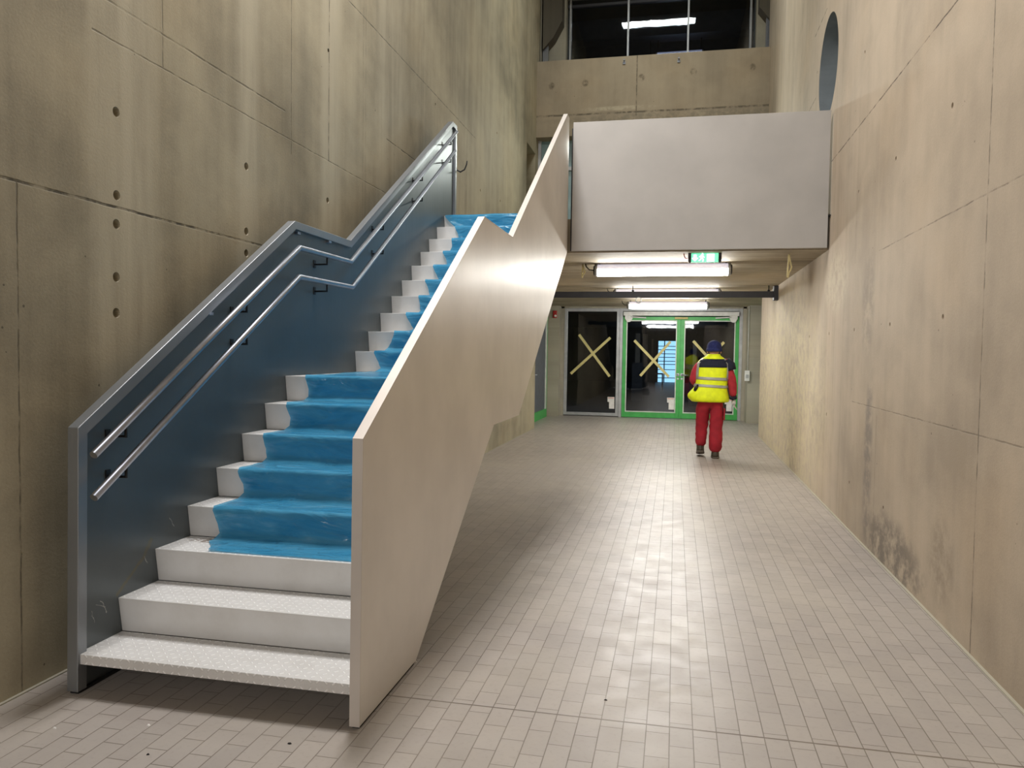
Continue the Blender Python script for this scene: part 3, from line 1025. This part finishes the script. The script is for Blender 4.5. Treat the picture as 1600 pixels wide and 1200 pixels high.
poly_y(bm, [(rx - 0.004, rz + 0.034), (rx - 0.026, rz + 0.016), (rx - 0.022, rz + 0.010), (rx, rz + 0.024)], yf - 0.002, yf)
obj('running_figure', bm, M['exit_white'], face)
obj('door_symbol', boxes((xa + 0.205, xa + 0.285, yf - 0.002, yf, za + 0.008, zb - 0.018)), M['exit_white'], face)
bm = bmesh.new()
tube(bm, [(xa, 8.96, za + 0.05), (xa - 0.03, 8.96, za + 0.05), (xa - 0.045, 8.96, za + 0.08), (xa - 0.05, 8.96, 2.70)], 0.005, 6)
obj('feed_cable', bm, M['red_plastic'], ex)

# black bar hung below the passage ceiling
hb = thing('black_bar', 'long charcoal steel bar slung across the passage below the ceiling', 'bar', (-0.6, 13.1, 2.55))
obj('bar', boxes((-2.815, 1.56, 13.05, 13.15, 2.505, 2.605)), M['dark_bar'], hb, bevel=0.004)
obj('end_bracket', boxes((1.535, xr(13.1) - 0.001, 13.02, 13.18, 2.46, 2.69)), M['dark_bar'], hb)
for x in (-0.72, 1.46):
    bm = bmesh.new()
    tube(bm, [(x, 13.1, 2.605), (x, 13.1, 2.70)], 0.008, 8)
    tube(bm, [(x, 13.1, 2.605), (x, 13.1, 2.632)], 0.02, 8)
    obj('hanger_rod', bm, M['black_steel'], hb)
bm = bmesh.new()
tube(bm, [(-0.62 + 0.045 * math.cos(a), 13.03, 2.46 + 0.045 * math.sin(a)) for a in [i * math.pi / 8 for i in range(17)]], 0.008, 6, cap=False)
tag(obj('ring', bm, M['alu']), 'small pale ring hanging from the black bar', 'ring')


# webbing loops hanging from the ceiling
def webbing(x, y, zt, ln, label):
    bm = bmesh.new()
    tube(bm, [(x, y, zt), (x + 0.012, y, zt - ln * 0.25), (x + 0.03, y, zt - ln * 0.55), (x + 0.02, y, zt - ln * 0.68), (x + 0.003, y, zt - ln * 0.8), (x - 0.004, y, zt - ln)], 0.009, 8)
    tube(bm, [(x, y, zt), (x - 0.002, y + 0.01, zt - ln * 0.3), (x - 0.006, y + 0.01, zt - ln * 0.6), (x - 0.010, y, zt - ln * 0.98)], 0.009, 8)
    tag(obj('webbing_loop', bm, M['strap'], smooth=True), label, 'strap', 'webbing loops on the ceiling')


webbing(1.22, 9.1, 2.698, 0.26, 'cream webbing loop hanging at the right end of the parapet underside')
webbing(-1.19, 9.9, 2.698, 0.17, 'short cream webbing loop hanging beside the grey stair panel')

# ------------------------------------------------------------------ staircase
SX0, SX1 = -2.590, -1.272
st = thing('staircase', 'steel staircase with white chequer-plate steps and grey sheet balustrades', 'staircase', (-1.93, 2.9, 0))


def nosing(k):
    if k <= 8:
        return 2.905 + 0.2685 * (k - 1), 0.178 + 0.1705 * (k - 1)
    return 5.946 + 0.2725 * (k - 9), 1.545 + 0.1713 * (k - 9)


for k in range(1, 19):
    y, z = nosing(k)
    if k == 18:
        yn, zn = 8.77, z
    else:
        yn, zn = nosing(k + 1)
        yn += 0.026
    if k == 1:
        pts = [(y, z), (yn, z), (yn, z - 0.008), (y + 0.008, z - 0.008), (y + 0.008, z - 0.046), (y, z - 0.046)]
    else:
        zp = nosing(k - 1)[1]
        pts = [(y, z), (yn, z), (yn, z - 0.008), (y + 0.008, z - 0.008), (y + 0.034, zp + 0.001), (y + 0.026, zp + 0.001)]
    bm = bmesh.new()
    prism_x(bm, pts, SX0, SX1)
    nm = 'landing' if k == 8 else 'step'
    s_ = obj(nm, bm, M['tread'], st, bevel=0.003)
# unseen underside plate, added to block light below the steps
bm = bmesh.new()
prism_x(bm, [(3.75, 0.05), (5.21, 1.06), (6.10, 1.06), (8.72, 2.72), (8.72, 2.74), (6.09, 1.08), (5.20, 1.08), (3.74, 0.07)], SX0, SX1)
obj('underside', bm, M['panel_in'], st)

FLOORG = 0.012
prof_top = [(2.888, FLOORG), (2.905, 1.192), (4.864, 2.425), (5.745, 2.425), (8.57, 4.205), (8.725, 4.205)]
prof_bot = [(8.725, 2.705), (6.09, 1.045), (5.214, 1.045), (3.589, FLOORG)]
bm = bmesh.new()
prism_x(bm, prof_top + prof_bot, -1.270, -1.228)
rp = obj('balustrade_panel', bm, M['panel_out'], st, bevel=0.002)
rp['label'] = 'broad satin grey outer balustrade sheet'
bm = bmesh.new()
strip_x(bm, prof_top, -0.004, -1.2715, -1.2265)
# stand the strip a hair proud of the sheet
obj('edge_strip', bm, M['cap_out'], rp)
obj('foot', boxes((-1.265, -1.233, 2.90, 3.57, 0.0, FLOORG)), M['rubber'], rp)

top_l = [(2.888, FLOORG), (2.905, 1.192), (4.875, 2.432), (5.80, 2.432), (8.62, 4.205), (8.80, 4.205), (8.80, 3.10)]
bm = bmesh.new()
prism_x(bm, [(a + 0.01 if i == 0 else a, b) for i, (a, b) in enumerate(offset_line(top_l, 0.01))] + [(8.72, 2.71), (6.09, 1.045), (5.214, 1.045), (3.589, FLOORG)], -2.612, -2.590)
lp = obj('balustrade_panel', bm, M['panel_in'], st)
lp['label'] = 'dark grey inner balustrade sheet on the wall side'
bm = bmesh.new()
strip_x(bm, top_l, 0.055, -2.622, -2.566)
obj('edge_frame', bm, M['cap_in'], lp, bevel=0.003)
obj('foot', boxes((-2.615, -2.572, 2.90, 3.57, 0.0, FLOORG)), M['rubber'], lp)
for y, z in ((4.93, 2.36), (5.42, 2.37), (3.9, 1.75)):
    bm = bmesh.new()
    box(bm, -2.59, -2.565, y - 0.02, y + 0.02, z - 0.012, z + 0.004)
    obj('fixing_clip', bm, M['steel'], lp)

# handrails
RX = -2.49
for z_s, pts in (('hi', [(2.905, 1.074), (4.79, 2.236), (5.625, 2.240), (8.52, 4.055)]), ('lo', [(2.905, 0.885), (4.785, 2.040), (5.655, 2.046), (8.46, 3.825)])):
    bm = bmesh.new()
    tube(bm, [(RX, y, z) for y, z in pts], 0.0185, 16)
    rail = obj('handrail', bm, M['steel'], st)

    def rail_z(y):
        for (a, b), (c, d) in zip(pts, pts[1:]):
            if a <= y <= c:
                return b + (d - b) * (y - a) / (c - a)
        return pts[-1][1]
    for y in (3.11, 4.14, 5.21, 6.30, 7.33, 8.30):
        z = rail_z(y)
        bm = bmesh.new()
        tube(bm, [(RX, y, z - 0.015), (RX, y, z - 0.065), (-2.588, y, z - 0.065)], 0.0065, 8)
        box(bm, -2.5895, -2.585, y - 0.015, y + 0.015, z - 0.09, z - 0.035)
        obj('bracket', bm, M['black_steel'], rail)

# loose cable loop at the upper end of the left balustrade
bm = bmesh.new()
tube(bm, [(-2.60, 8.82, 3.93), (-2.60, 8.83, 3.78), (-2.575, 8.83, 3.70), (-2.53, 8.83, 3.675), (-2.48, 8.83, 3.70), (-2.455, 8.83, 3.76), (-2.45, 8.83, 3.80)], 0.008, 8)
tag(obj('cable_loop', bm, M['black_steel'], smooth=True), 'dark cable end curling from the top of the left balustrade', 'cable')

# parapet panel of the deck
pp = thing('parapet', 'plain matt grey sheet parapet along the edge of the upper deck', 'parapet', (0.18, 8.75, 2.71))
bm = bmesh.new()
vs = box(bm, -1.181, 1.552, 8.715, 8.755, 2.712, 4.155)
obj('sheet', bm, M['parapet'], pp, bevel=0.003)
bm = boxes((-1.20, -1.183, 8.757, 8.775, 2.72, 4.10))
obj('edge_angle', bm, M['dark_bar'], pp)
bm = boxes((1.540, 1.566, 8.757, 8.775, 2.72, 3.06), (1.556, 1.575, 8.70, 8.757, 3.045, 3.06))
obj('fixing_angle', bm, M['black_steel'], pp)

# ------------------------------------------------------------------ blue plastic film over the steps
def film():
    # left edge of the film at each nosing / riser foot
    nose = {3: -2.32, 4: -2.425, 5: -2.435, 6: -2.44, 7: -2.425, 8: -2.43, 9: -2.42, 10: -2.35, 11: -2.335, 12: -2.32, 13: -2.35, 14: -2.36, 15: -2.345, 16: -2.335, 17: -2.375, 18: -2.575}
    foot = {4: -2.40, 5: -2.41, 6: -2.42, 7: -2.415, 8: -2.42, 9: -2.36, 10: -2.41, 11: -2.27, 12: -2.30, 13: -2.30, 14: -2.30, 15: -2.30, 16: -2.36, 17: -2.33, 18: -2.45}
    path = []  # (y, z, left x)
    y3, z3 = nosing(3)
    path += [(y3 + 0.022, z3 + 0.004, -2.30), (y3 + 0.10, z3 + 0.005, -2.34), (y3 + 0.19, z3 + 0.005, -2.40)]
    for k in range(4, 19):
        y, z = nosing(k)
        zp = nosing(k - 1)[1]
        fx = foot[k]
        path += [(y - 0.045, zp + 0.006, (fx + nose[k - 1]) / 2 if k > 4 else -2.40), (y + 0.004, zp + 0.030, fx), (y + 0.002, zp + 0.085, (fx + nose[k]) / 2 + 0.01),
                 (y - 0.008, z - 0.012, nose[k]), (y - 0.004, z + 0.006, nose[k]), (y + 0.05, z + 0.006, nose[k] + 0.005)]
        if k == 8:
            path += [(y + 0.4, z + 0.006, -2.43), (y + 0.8, z + 0.006, -2.44)]
    path += [(8.75, nosing(18)[1] + 0.006, -2.57)]
    dense = []
    for (a, b) in zip(path, path[1:]):
        L = math.hypot(b[0] - a[0], b[1] - a[1])
        n = max(1, int(L / 0.022))
        for i in range(n):
            t = i / n
            dense.append(tuple(a[j] + (b[j] - a[j]) * t for j in range(3)))
    dense.append(path[-1])
    NX = 110
    bm = bmesh.new()
    rows = []
    for i, (y, z, xl) in enumerate(dense):
        j0, j1 = max(0, i - 1), min(len(dense) - 1, i + 1)
        ty, tz = dense[j1][0] - dense[j0][0], dense[j1][1] - dense[j0][1]
        L = math.hypot(ty, tz) or 1
        ny, nz = -tz / L, ty / L
        row = []
        xl2 = xl + 0.012 * mnoise.noise(Vector((y * 9, z * 9, 3.1)))
        flat = max(0.0, nz)
        for s in range(NX + 1):
            x = xl2 + (-1.2745 - xl2) * s / NX
            v = Vector((x * 3.2 + z * 2.0, y * 5.0, z * 7.0))
            w = mnoise.noise(v) * 0.6 + mnoise.noise(v * 2.3) * 0.3 + abs(mnoise.noise(Vector((x * 7 + z * 9, y * 6, z * 3)))) * 0.5
            amp = 0.003 + 0.009 * (1 - flat) + 0.006 * max(0.0, 1 - (x - xl2) / 0.12)
            cr = max(0.0, 1 - 5.0 * abs(mnoise.noise(Vector((x * 1.6 + z * 3.5, x * 0.8 - z * 2.2, y * 1.5 + 7)))))
            cr2 = max(0.0, 1 - 6.0 * abs(mnoise.noise(Vector((x * 3.0 - z * 5.0, z * 4.0 + x, y * 2.0)))))
            d = max(-0.0, w + 0.25) * amp + (0.010 * cr + 0.006 * cr2) * (1 - 0.75 * flat)
            row.append(bm.verts.new((x, y + ny * d, z + nz * d)))
        rows.append(row)
    for a, b in zip(rows, rows[1:]):
        for s in range(NX):
            bm.faces.new((a[s], a[s + 1], b[s + 1], b[s])).smooth = True
    return bm


fo = obj('plastic_sheet', film(), M['film'])
tag(fo, 'translucent blue plastic film taped over the stair treads from third step up', 'plastic sheet')

# ------------------------------------------------------------------ anchors on the beam, litter on floor
for x, z, lab in ((-1.10, 7.262, 'left'), (-0.06, 7.232, 'right')):
    t = thing('anchor', 'small bright anchor bolt on the beam, %s one of two' % lab, 'anchor', (x, 15.3, z), 'anchor bolts on the beam')
    bm = bmesh.new()
    tube(bm, [(x, 15.299, z), (x, 15.24, z)], 0.016, 8)
    obj('bolt', bm, M['steel'], t)
    obj('plate', boxes((x - 0.025, x + 0.025, 15.28, 15.299, z - 0.07, z - 0.02)), M['steel'], t)


def scrap(x, y, s, mat, label, name, cat, group):
    bm = bmesh.new()
    n = 7
    ph = random.random() * 6
    base = [bm.verts.new((x + s * (0.7 + 0.5 * random.random()) * math.cos(ph + i * 2 * math.pi / n), y + s * 0.8 * (0.6 + 0.5 * random.random()) * math.sin(ph + i * 2 * math.pi / n), 0.0005)) for i in range(n)]
    top = [bm.verts.new((v.co.x * 0.5 + x * 0.5, v.co.y * 0.5 + y * 0.5, 0.004 + 0.3 * s * random.random())) for v in base]
    for i in range(n):
        j = (i + 1) % n
        bm.faces.new((base[i], base[j], top[j], top[i]))
    bm.faces.new(top)
    bm.faces.new(base[::-1])
    tag(obj(name, bm, mat), label, cat, group)


scrap(-2.43, 2.61, 0.010, M['paper'], 'white paper scrap on the floor left, in front of the stair', 'paper_scrap', 'scrap', 'scraps of litter')
scrap(-2.08, 2.72, 0.009, M['paper'], 'tiny white scrap just in front of the lowest tread', 'paper_scrap', 'scrap', 'scraps of litter')
scrap(-1.237, 3.60, 0.011, M['paper'], 'white scrap at the back foot of the outer stair panel', 'paper_scrap', 'scrap', 'scraps of litter')
scrap(-1.45, 2.72, 0.009, M['rubber'], 'dark crumb in front of the right end of the lowest tread', 'dark_crumb', 'crumb', 'scraps of litter')
scrap(-1.93, 2.52, 0.007, M['rubber'], 'dark crumb on the floor below the middle of the stair', 'dark_crumb', 'crumb', 'scraps of litter')
scrap(-0.27, 3.40, 0.008, M['rubber'], 'dark crumb on the tiles just past the floor joint', 'dark_crumb', 'crumb', 'scraps of litter')

# ------------------------------------------------------------------ the worker
PX, PY = 0.54, 12.0


def skin_mesh(name, verts, edges, radii, mat, parent, sub=2, root=0):
    me = bpy.data.meshes.new(name)
    me.from_pydata([Vector(v) for v in verts], edges, [])
    o = bpy.data.objects.new(name, me)
    COL.objects.link(o)
    md = o.modifiers.new('skin', 'SKIN')
    md.use_smooth_shade = True
    for i, r in enumerate(radii):
        d = me.skin_vertices[0].data[i]
        d.radius = r if isinstance(r, tuple) else (r, r)
        d.use_root = (i == root)
    sb = o.modifiers.new('sub', 'SUBSURF')
    sb.levels = sub
    sb.render_levels = sub
    bpy.context.view_layer.update()
    bake(o)
    me = o.data
    me.materials.clear()
    me.materials.append(mat)
    for f in me.polygons:
        f.use_smooth = True
    if parent is not None:
        o.parent = parent
        o.matrix_parent_inverse = Matrix.Translation(-Vector(parent.location))
    return o


pe = thing('person', 'worker in yellow hi-vis vest, red trousers and navy beanie walking to the doors', 'person', (PX, PY, 0))
PEL = (0.53, PY, 0.93)
CH = (0.555, PY, 1.30)
NK = (0.57, PY, 1.52)
HD = (0.575, PY + 0.02, 1.66)
SL, EL_, WL_ = (0.365, PY, 1.43), (0.285, PY + 0.03, 1.17), (0.36, PY + 0.25, 1.12)
SR, ER, WR = (0.745, PY, 1.43), (0.855, PY - 0.02, 1.16), (0.875, PY + 0.03, 0.90)
HL, KL, AL = (0.44, PY, 0.88), (0.425, PY + 0.13, 0.50), (0.415, PY + 0.12, 0.13)
HR, KR, AR = (0.62, PY, 0.88), (0.615, PY + 0.03, 0.48), (0.625, PY - 0.05, 0.10)
verts = [PEL, CH, NK, HD, SL, EL_, WL_, SR, ER, WR, HL, KL, AL, HR, KR, AR, (0.575, PY + 0.03, 1.73), (0.415, PY + 0.25, 0.07), (0.625, PY + 0.08, 0.05)]
edges = [(0, 1), (1, 2), (2, 3), (3, 16), (1, 4), (4, 5), (5, 6), (1, 7), (7, 8), (8, 9), (0, 10), (10, 11), (11, 12), (0, 13), (13, 14), (14, 15), (12, 17), (15, 18)]
radii = [(.13, .10), (.13, .10), .055, (.078, .092), .06, .045, .03, .06, .045, .03, .08, .058, .04, .08, .058, .04, (.06, .075), .03, .03]
body = skin_mesh('body', verts, edges, radii, M['skin'], pe)

# trousers
tv = [(0.53, PY, 0.92), (0.445, PY, 0.84), (0.432, PY + 0.07, 0.66), KL, (0.418, PY + 0.13, 0.30), (0.412, PY + 0.12, 0.14),
      (0.625, PY, 0.84), (0.632, PY + 0.02, 0.66), (0.632, PY + 0.03, 0.48), (0.628, PY - 0.01, 0.28), (0.622, PY - 0.04, 0.068), (0.535, PY, 1.02)]
te = [(0, 1), (1, 2), (2, 3), (3, 4), (4, 5), (0, 6), (6, 7), (7, 8), (8, 9), (9, 10), (0, 11)]
tr_ = [(.155, .13), (.112, .12), (.105, .115), (.092, .10), (.088, .092), (.088, .09), (.112, .12), (.11, .115), (.105, .105), (.108, .108), (.108, .112), (.15, .12)]
tro = skin_mesh('trousers', tv, te, tr_, M['red_cloth'], pe)
# cloth folds
for v in tro.data.vertices:
    p = v.co
    k = 0.015 * mnoise.noise(Vector((p.x * 9, p.y * 9, p.z * 22))) + 0.012 * math.sin(p.z * 60 + p.x * 20) * max(0, mnoise.noise(p * 5))
    c = Vector((0.43 if p.x < 0.53 else 0.63, PY + 0.05, p.z))
    d = (p - c)
    d.z = 0
    if d.length > 1e-4:
        v.co = p + d.normalized() * k
obj('cargo_pocket', boxes((0.733, 0.755, PY - 0.06, PY + 0.08, 0.58, 0.76)), M['red_cloth'], tro, bevel=0.008)

# jacket with sleeves
jv = [(0.54, PY, 1.00), CH, (0.565, PY, 1.46), (0.40, PY, 1.44), (0.335, PY + 0.005, 1.33), EL_, (0.335, PY + 0.20, 1.125),
      (0.72, PY, 1.44), (0.795, PY - 0.01, 1.30), (0.852, PY - 0.01, 1.14), (0.872, PY + 0.02, 0.93)]
je = [(0, 1), (1, 2), (2, 3), (3, 4), (4, 5), (5, 6), (2, 7), (7, 8), (8, 9), (9, 10)]
jr = [(.165, .11), (.165, .11), (.13, .085), .095, .088, .078, .06, .095, .088, .074, .056]
jac = skin_mesh('jacket', jv, je, jr, M['red_sleeve'], pe)
for v in jac.data.vertices:
    p = v.co
    v.co = p + Vector((0.006 * mnoise.noise(p * 14), 0.006 * mnoise.noise(p * 14 + Vector((4, 4, 4))), 0))
for (a, b) in (((0.872, PY + 0.02, 0.93), (0.874, PY + 0.025, 0.90)),):
    bm = bmesh.new()
    tube(bm, [(0.868, PY + 0.015, 0.945), (0.874, PY + 0.025, 0.905)], 0.054, 14)
    obj('cuff', bm, M['navy'], jac)
# navy shoulder fabric showing at the right armhole
bm = bmesh.new()
tube(bm, [(0.735, PY, 1.47), (0.792, PY - 0.005, 1.40), (0.812, PY - 0.008, 1.33)], 0.09, 16, radii=[0.080, 0.098, 0.094])
obj('shoulder_patch', bm, M['navy'], jac, smooth=True)

# vest: loft around the trunk
VR = [((0.535, PY, 0.855), .262, .165, .85), ((0.528, PY, 0.90), .282, .18, .85), ((0.522, PY, 0.97), .272, .175, .85), ((0.53, PY, 1.04), .250, .165, .85), ((0.545, PY, 1.12), .232, .158, .85),
      ((0.553, PY, 1.22), .232, .158, .85), ((0.557, PY, 1.32), .236, .158, .85), ((0.560, PY, 1.42), .232, .148, .85), ((0.563, PY, 1.48), .200, .130, .9), ((0.566, PY, 1.525), .140, .105, 1.0), ((0.568, PY, 1.55), .098, .090, 1.0), ((0.57, PY, 1.575), .084, .085, 1.0)]


def vest_ring(z, grow=0.0):
    for a, b in zip(VR, VR[1:]):
        if a[0][2] <= z <= b[0][2]:
            t = (z - a[0][2]) / (b[0][2] - a[0][2])
            return ((a[0][0] + (b[0][0] - a[0][0]) * t, PY, z), a[1] + (b[1] - a[1]) * t + grow, a[2] + (b[2] - a[2]) * t + grow, a[3] + (b[3] - a[3]) * t)
    return VR[-1]


bm = bmesh.new()
zs = [0.855 + i * (1.575 - 0.855) / 26 for i in range(27)]
loft(bm, [vest_ring(z) for z in zs], cap=False, seg=32)
for v in bm.verts:
    p = v.co.copy()
    low = max(0, (1.1 - p.z) / 0.25)
    wv = 0.010 * low * math.sin(math.atan2(p.y - PY, p.x - 0.54) * 7) + 0.005 * mnoise.noise(p * 10)
    d = Vector((p.x - 0.545, p.y - PY, 0))
    if d.length > 1e-4:
        v.co = p + d.normalized() * wv
    # hem pulled out on the left where the arm lifts the vest
    if p.z < 1.06 and p.x < 0.34:
        v.co.x -= 0.045 * math.sin(min(1, (1.06 - p.z) / 0.13) * math.pi / 2) * (1 if p.z > 0.93 else max(0.0, (p.z - 0.84) / 0.09))
vest = obj('vest', bm, M['hivis'], pe, smooth=True)
vest['label'] = 'yellow high-visibility vest'
sd = vest.modifiers.new('thick', 'SOLIDIFY')
sd.thickness = 0.008
sd.offset = 0


def vest_band(z0, z1, grow, mat, name, a0=0.0, a1=2 * math.pi, tilt=0.0):
    bm = bmesh.new()
    seg = 32
    zz = [z0 + (z1 - z0) * i / 4 for i in range(5)]
    rows = []
    for z in zz:
        c, rx, ry, pw = vest_ring(z, grow)
        row = []
        for s in range(seg + 1):
            a = a0 + (a1 - a0) * s / seg
            k = lambda v: math.copysign(abs(v) ** pw, v)
            row.append(bm.verts.new((c[0] + k(math.cos(a)) * rx, PY + k(math.sin(a)) * ry, z + tilt * math.cos(a))))
        rows.append(row)
    for r0, r1 in zip(rows, rows[1:]):
        for s in range(seg):
            bm.faces.new((r0[s], r0[s + 1], r1[s + 1], r1[s])).smooth = True
    o = obj(name, bm, mat, vest, smooth=True)
    m_ = o.modifiers.new('thick', 'SOLIDIFY')
    m_.thickness = 0.004
    return o


vest_band(1.075, 1.115, 0.014, M['reflect'], 'reflective_band', tilt=-0.012)
vest_band(1.185, 1.228, 0.012, M['reflect'], 'reflective_band', tilt=-0.008)
yk = vest_band(1.375, 1.50, 0.010, M['navy'], 'yoke', math.radians(-155), math.radians(-25))
for s in (-1, 1):
    am = math.radians(-90 + s * 62)
    vest_band(1.20, 1.505, 0.015, M['reflect'], 'shoulder_band', am - 0.16, am + 0.16)
bm = bmesh.new()
tube(bm, [(0.345, PY - 0.135, 1.11), (0.315, PY - 0.14, 1.06), (0.30, PY - 0.13, 1.02)], 0.02, 10, radii=[0.012, 0.026, 0.02])
obj('radio_pouch', bm, M['black_steel'], vest, smooth=True)

# hat, ear, face
bm = bmesh.new()
loft(bm, [((0.577, PY + 0.02, 1.615), .104, .118, 1), ((0.577, PY + 0.02, 1.64), .110, .122, 1), ((0.577, PY + 0.02, 1.665), .110, .122, 1), ((0.577, PY + 0.02, 1.70), .107, .118, 1), ((0.577, PY + 0.018, 1.735), .096, .106, 1),
          ((0.577, PY + 0.015, 1.762), .072, .082, 1), ((0.577, PY + 0.012, 1.778), .040, .045, 1), ((0.577, PY + 0.01, 1.784), .01, .01, 1)], seg=24)
hat = obj('beanie', bm, M['beanie'], pe, smooth=True)
bm = bmesh.new()
loft(bm, [((0.577, PY + 0.02, 1.612), .112, .125, 1), ((0.577, PY + 0.02, 1.622), .117, .130, 1), ((0.577, PY + 0.02, 1.655), .117, .130, 1), ((0.577, PY + 0.02, 1.664), .111, .124, 1)], seg=24)
obj('cuff', bm, M['beanie'], hat, smooth=True)
for s in (-1, 1):
    bm = bmesh.new()
    bmesh.ops.create_uvsphere(bm, u_segments=10, v_segments=8, radius=1.0)
    for v in bm.verts:
        v.co = Vector((0.577 + s * 0.098 + v.co.x * 0.012, PY + 0.02 + v.co.y * 0.020, 1.615 + v.co.z * 0.032))
    obj('ear', bm, M['skin'], body, smooth=True)
    bm = bmesh.new()
    bmesh.ops.create_uvsphere(bm, u_segments=10, v_segments=8, radius=0.012)
    for v in bm.verts:
        v.co = Vector((0.577 + s * 0.032 + v.co.x, PY + 0.118 + v.co.y, 1.635 + v.co.z * 0.7))
    obj('eye', bm, M['eye'], body, smooth=True)
bm = bmesh.new()
tube(bm, [(0.577, PY + 0.112, 1.645), (0.577, PY + 0.128, 1.62), (0.577, PY + 0.142, 1.596), (0.577, PY + 0.122, 1.586)], 0.012, 10, radii=[0.007, 0.011, 0.016, 0.012])
obj('nose', bm, M['skin'], body, smooth=True)
bm = bmesh.new()
tube(bm, [(0.55, PY + 0.108, 1.556), (0.577, PY + 0.117, 1.558), (0.604, PY + 0.108, 1.556)], 0.006, 8)
obj('mouth', bm, M['red_sleeve'], body, smooth=True)


# boots
def boot(x, y, z, pitch, name='boot'):
    bm = bmesh.new()
    loft(bm, [((0, 0.07, 0.022), .050, .150, .8), ((0, 0.07, 0.05), .050, .148, .85), ((0, 0.055, 0.085), .047, .115, .9), ((0, 0.02, 0.12), .050, .066, 1), ((0, 0.012, 0.15), .045, .050, 1)], seg=20)
    bm2 = bmesh.new()
    loft(bm2, [((0, 0.07, 0.0), .050, .150, .8), ((0, 0.07, 0.008), .054, .156, .8), ((0, 0.07, 0.024), .053, .154, .8)], seg=20)
    M4 = Matrix.Translation((x, y, z)) @ Matrix.Diagonal((1.18, 1.0, 1.05, 1)) @ Matrix.Translation((0, 0.2, 0)) @ Matrix.Rotation(-pitch, 4, 'X') @ Matrix.Translation((0, -0.2, 0))
    bmesh.ops.transform(bm, matrix=M4, verts=bm.verts)
    bmesh.ops.transform(bm2, matrix=M4, verts=bm2.verts)
    b = obj(name, bm, M['boot'], pe, smooth=True)
    obj('sole', bm2, M['sole'], b, smooth=True)


boot(0.412, PY + 0.10, 0.012, 0.22)
boot(0.628, PY - 0.025, 0.0, 0.0)


# gloved hands: palm plus five separate fingers
def hand(w, d, side, curl, name='glove', k=1.15):
    """w wrist, d pointing direction of the hand, side = palm-width direction"""
    w, d, side = Vector(w), Vector(d).normalized(), Vector(side)
    side = (side - d * side.dot(d)).normalized()
    nrm = d.cross(side)
    bm_v, bm_e, rr = [], [], []

    def add(p, r, prev=None):
        bm_v.append(tuple(p))
        rr.append(r)
        if prev is not None:
            bm_e.append((prev, len(bm_v) - 1))
        return len(bm_v) - 1
    a = add(w, (.032, .028))
    b = add(w + d * 0.05 * k, (.044, .022), a)
    c = add(w + d * 0.085 * k, (.044, .019), b)
    palm = skin_mesh(name, bm_v, bm_e, rr, M['glove'], pe)
    lens = (0.062, 0.074, 0.070, 0.055)
    for i, L in enumerate(lens):
        root = w + d * 0.072 * k + side * (0.034 - i * 0.0225)
        p = [root]
        dirv = d.copy()
        for seg_ in range(3):
            ang = curl * (0.5 + 0.35 * seg_) * (1 + 0.12 * i)
            dirv = (d * math.cos(ang) + nrm * math.sin(ang)).normalized()
            p.append(p[-1] + dirv * L / 3 * 1.4)
        skin_mesh('finger', p, [(0, 1), (1, 2), (2, 3)], [.0105, .0100, .0092, .0078], M['glove'], palm if False else pe, 1).parent = palm
    p0 = w + d * 0.03 + side * 0.03
    p1 = p0 + side * 0.026 + d * 0.024 + nrm * 0.008
    p2 = p1 + side * 0.006 + d * 0.034 + nrm * 0.012
    skin_mesh('thumb', [p0, p1, p2], [(0, 1), (1, 2)], [.014, .012, .0095], M['glove'], pe, 1).parent = palm
    return palm


hand((0.876, PY + 0.03, 0.905), (0.04, 0.05, -1), (0.25, 1, 0), 0.55)
hand((0.36, PY + 0.245, 1.118), (0.75, 0.65, 0.05), (0, 0.1, 1), 0.9)
bpy.context.view_layer.update()
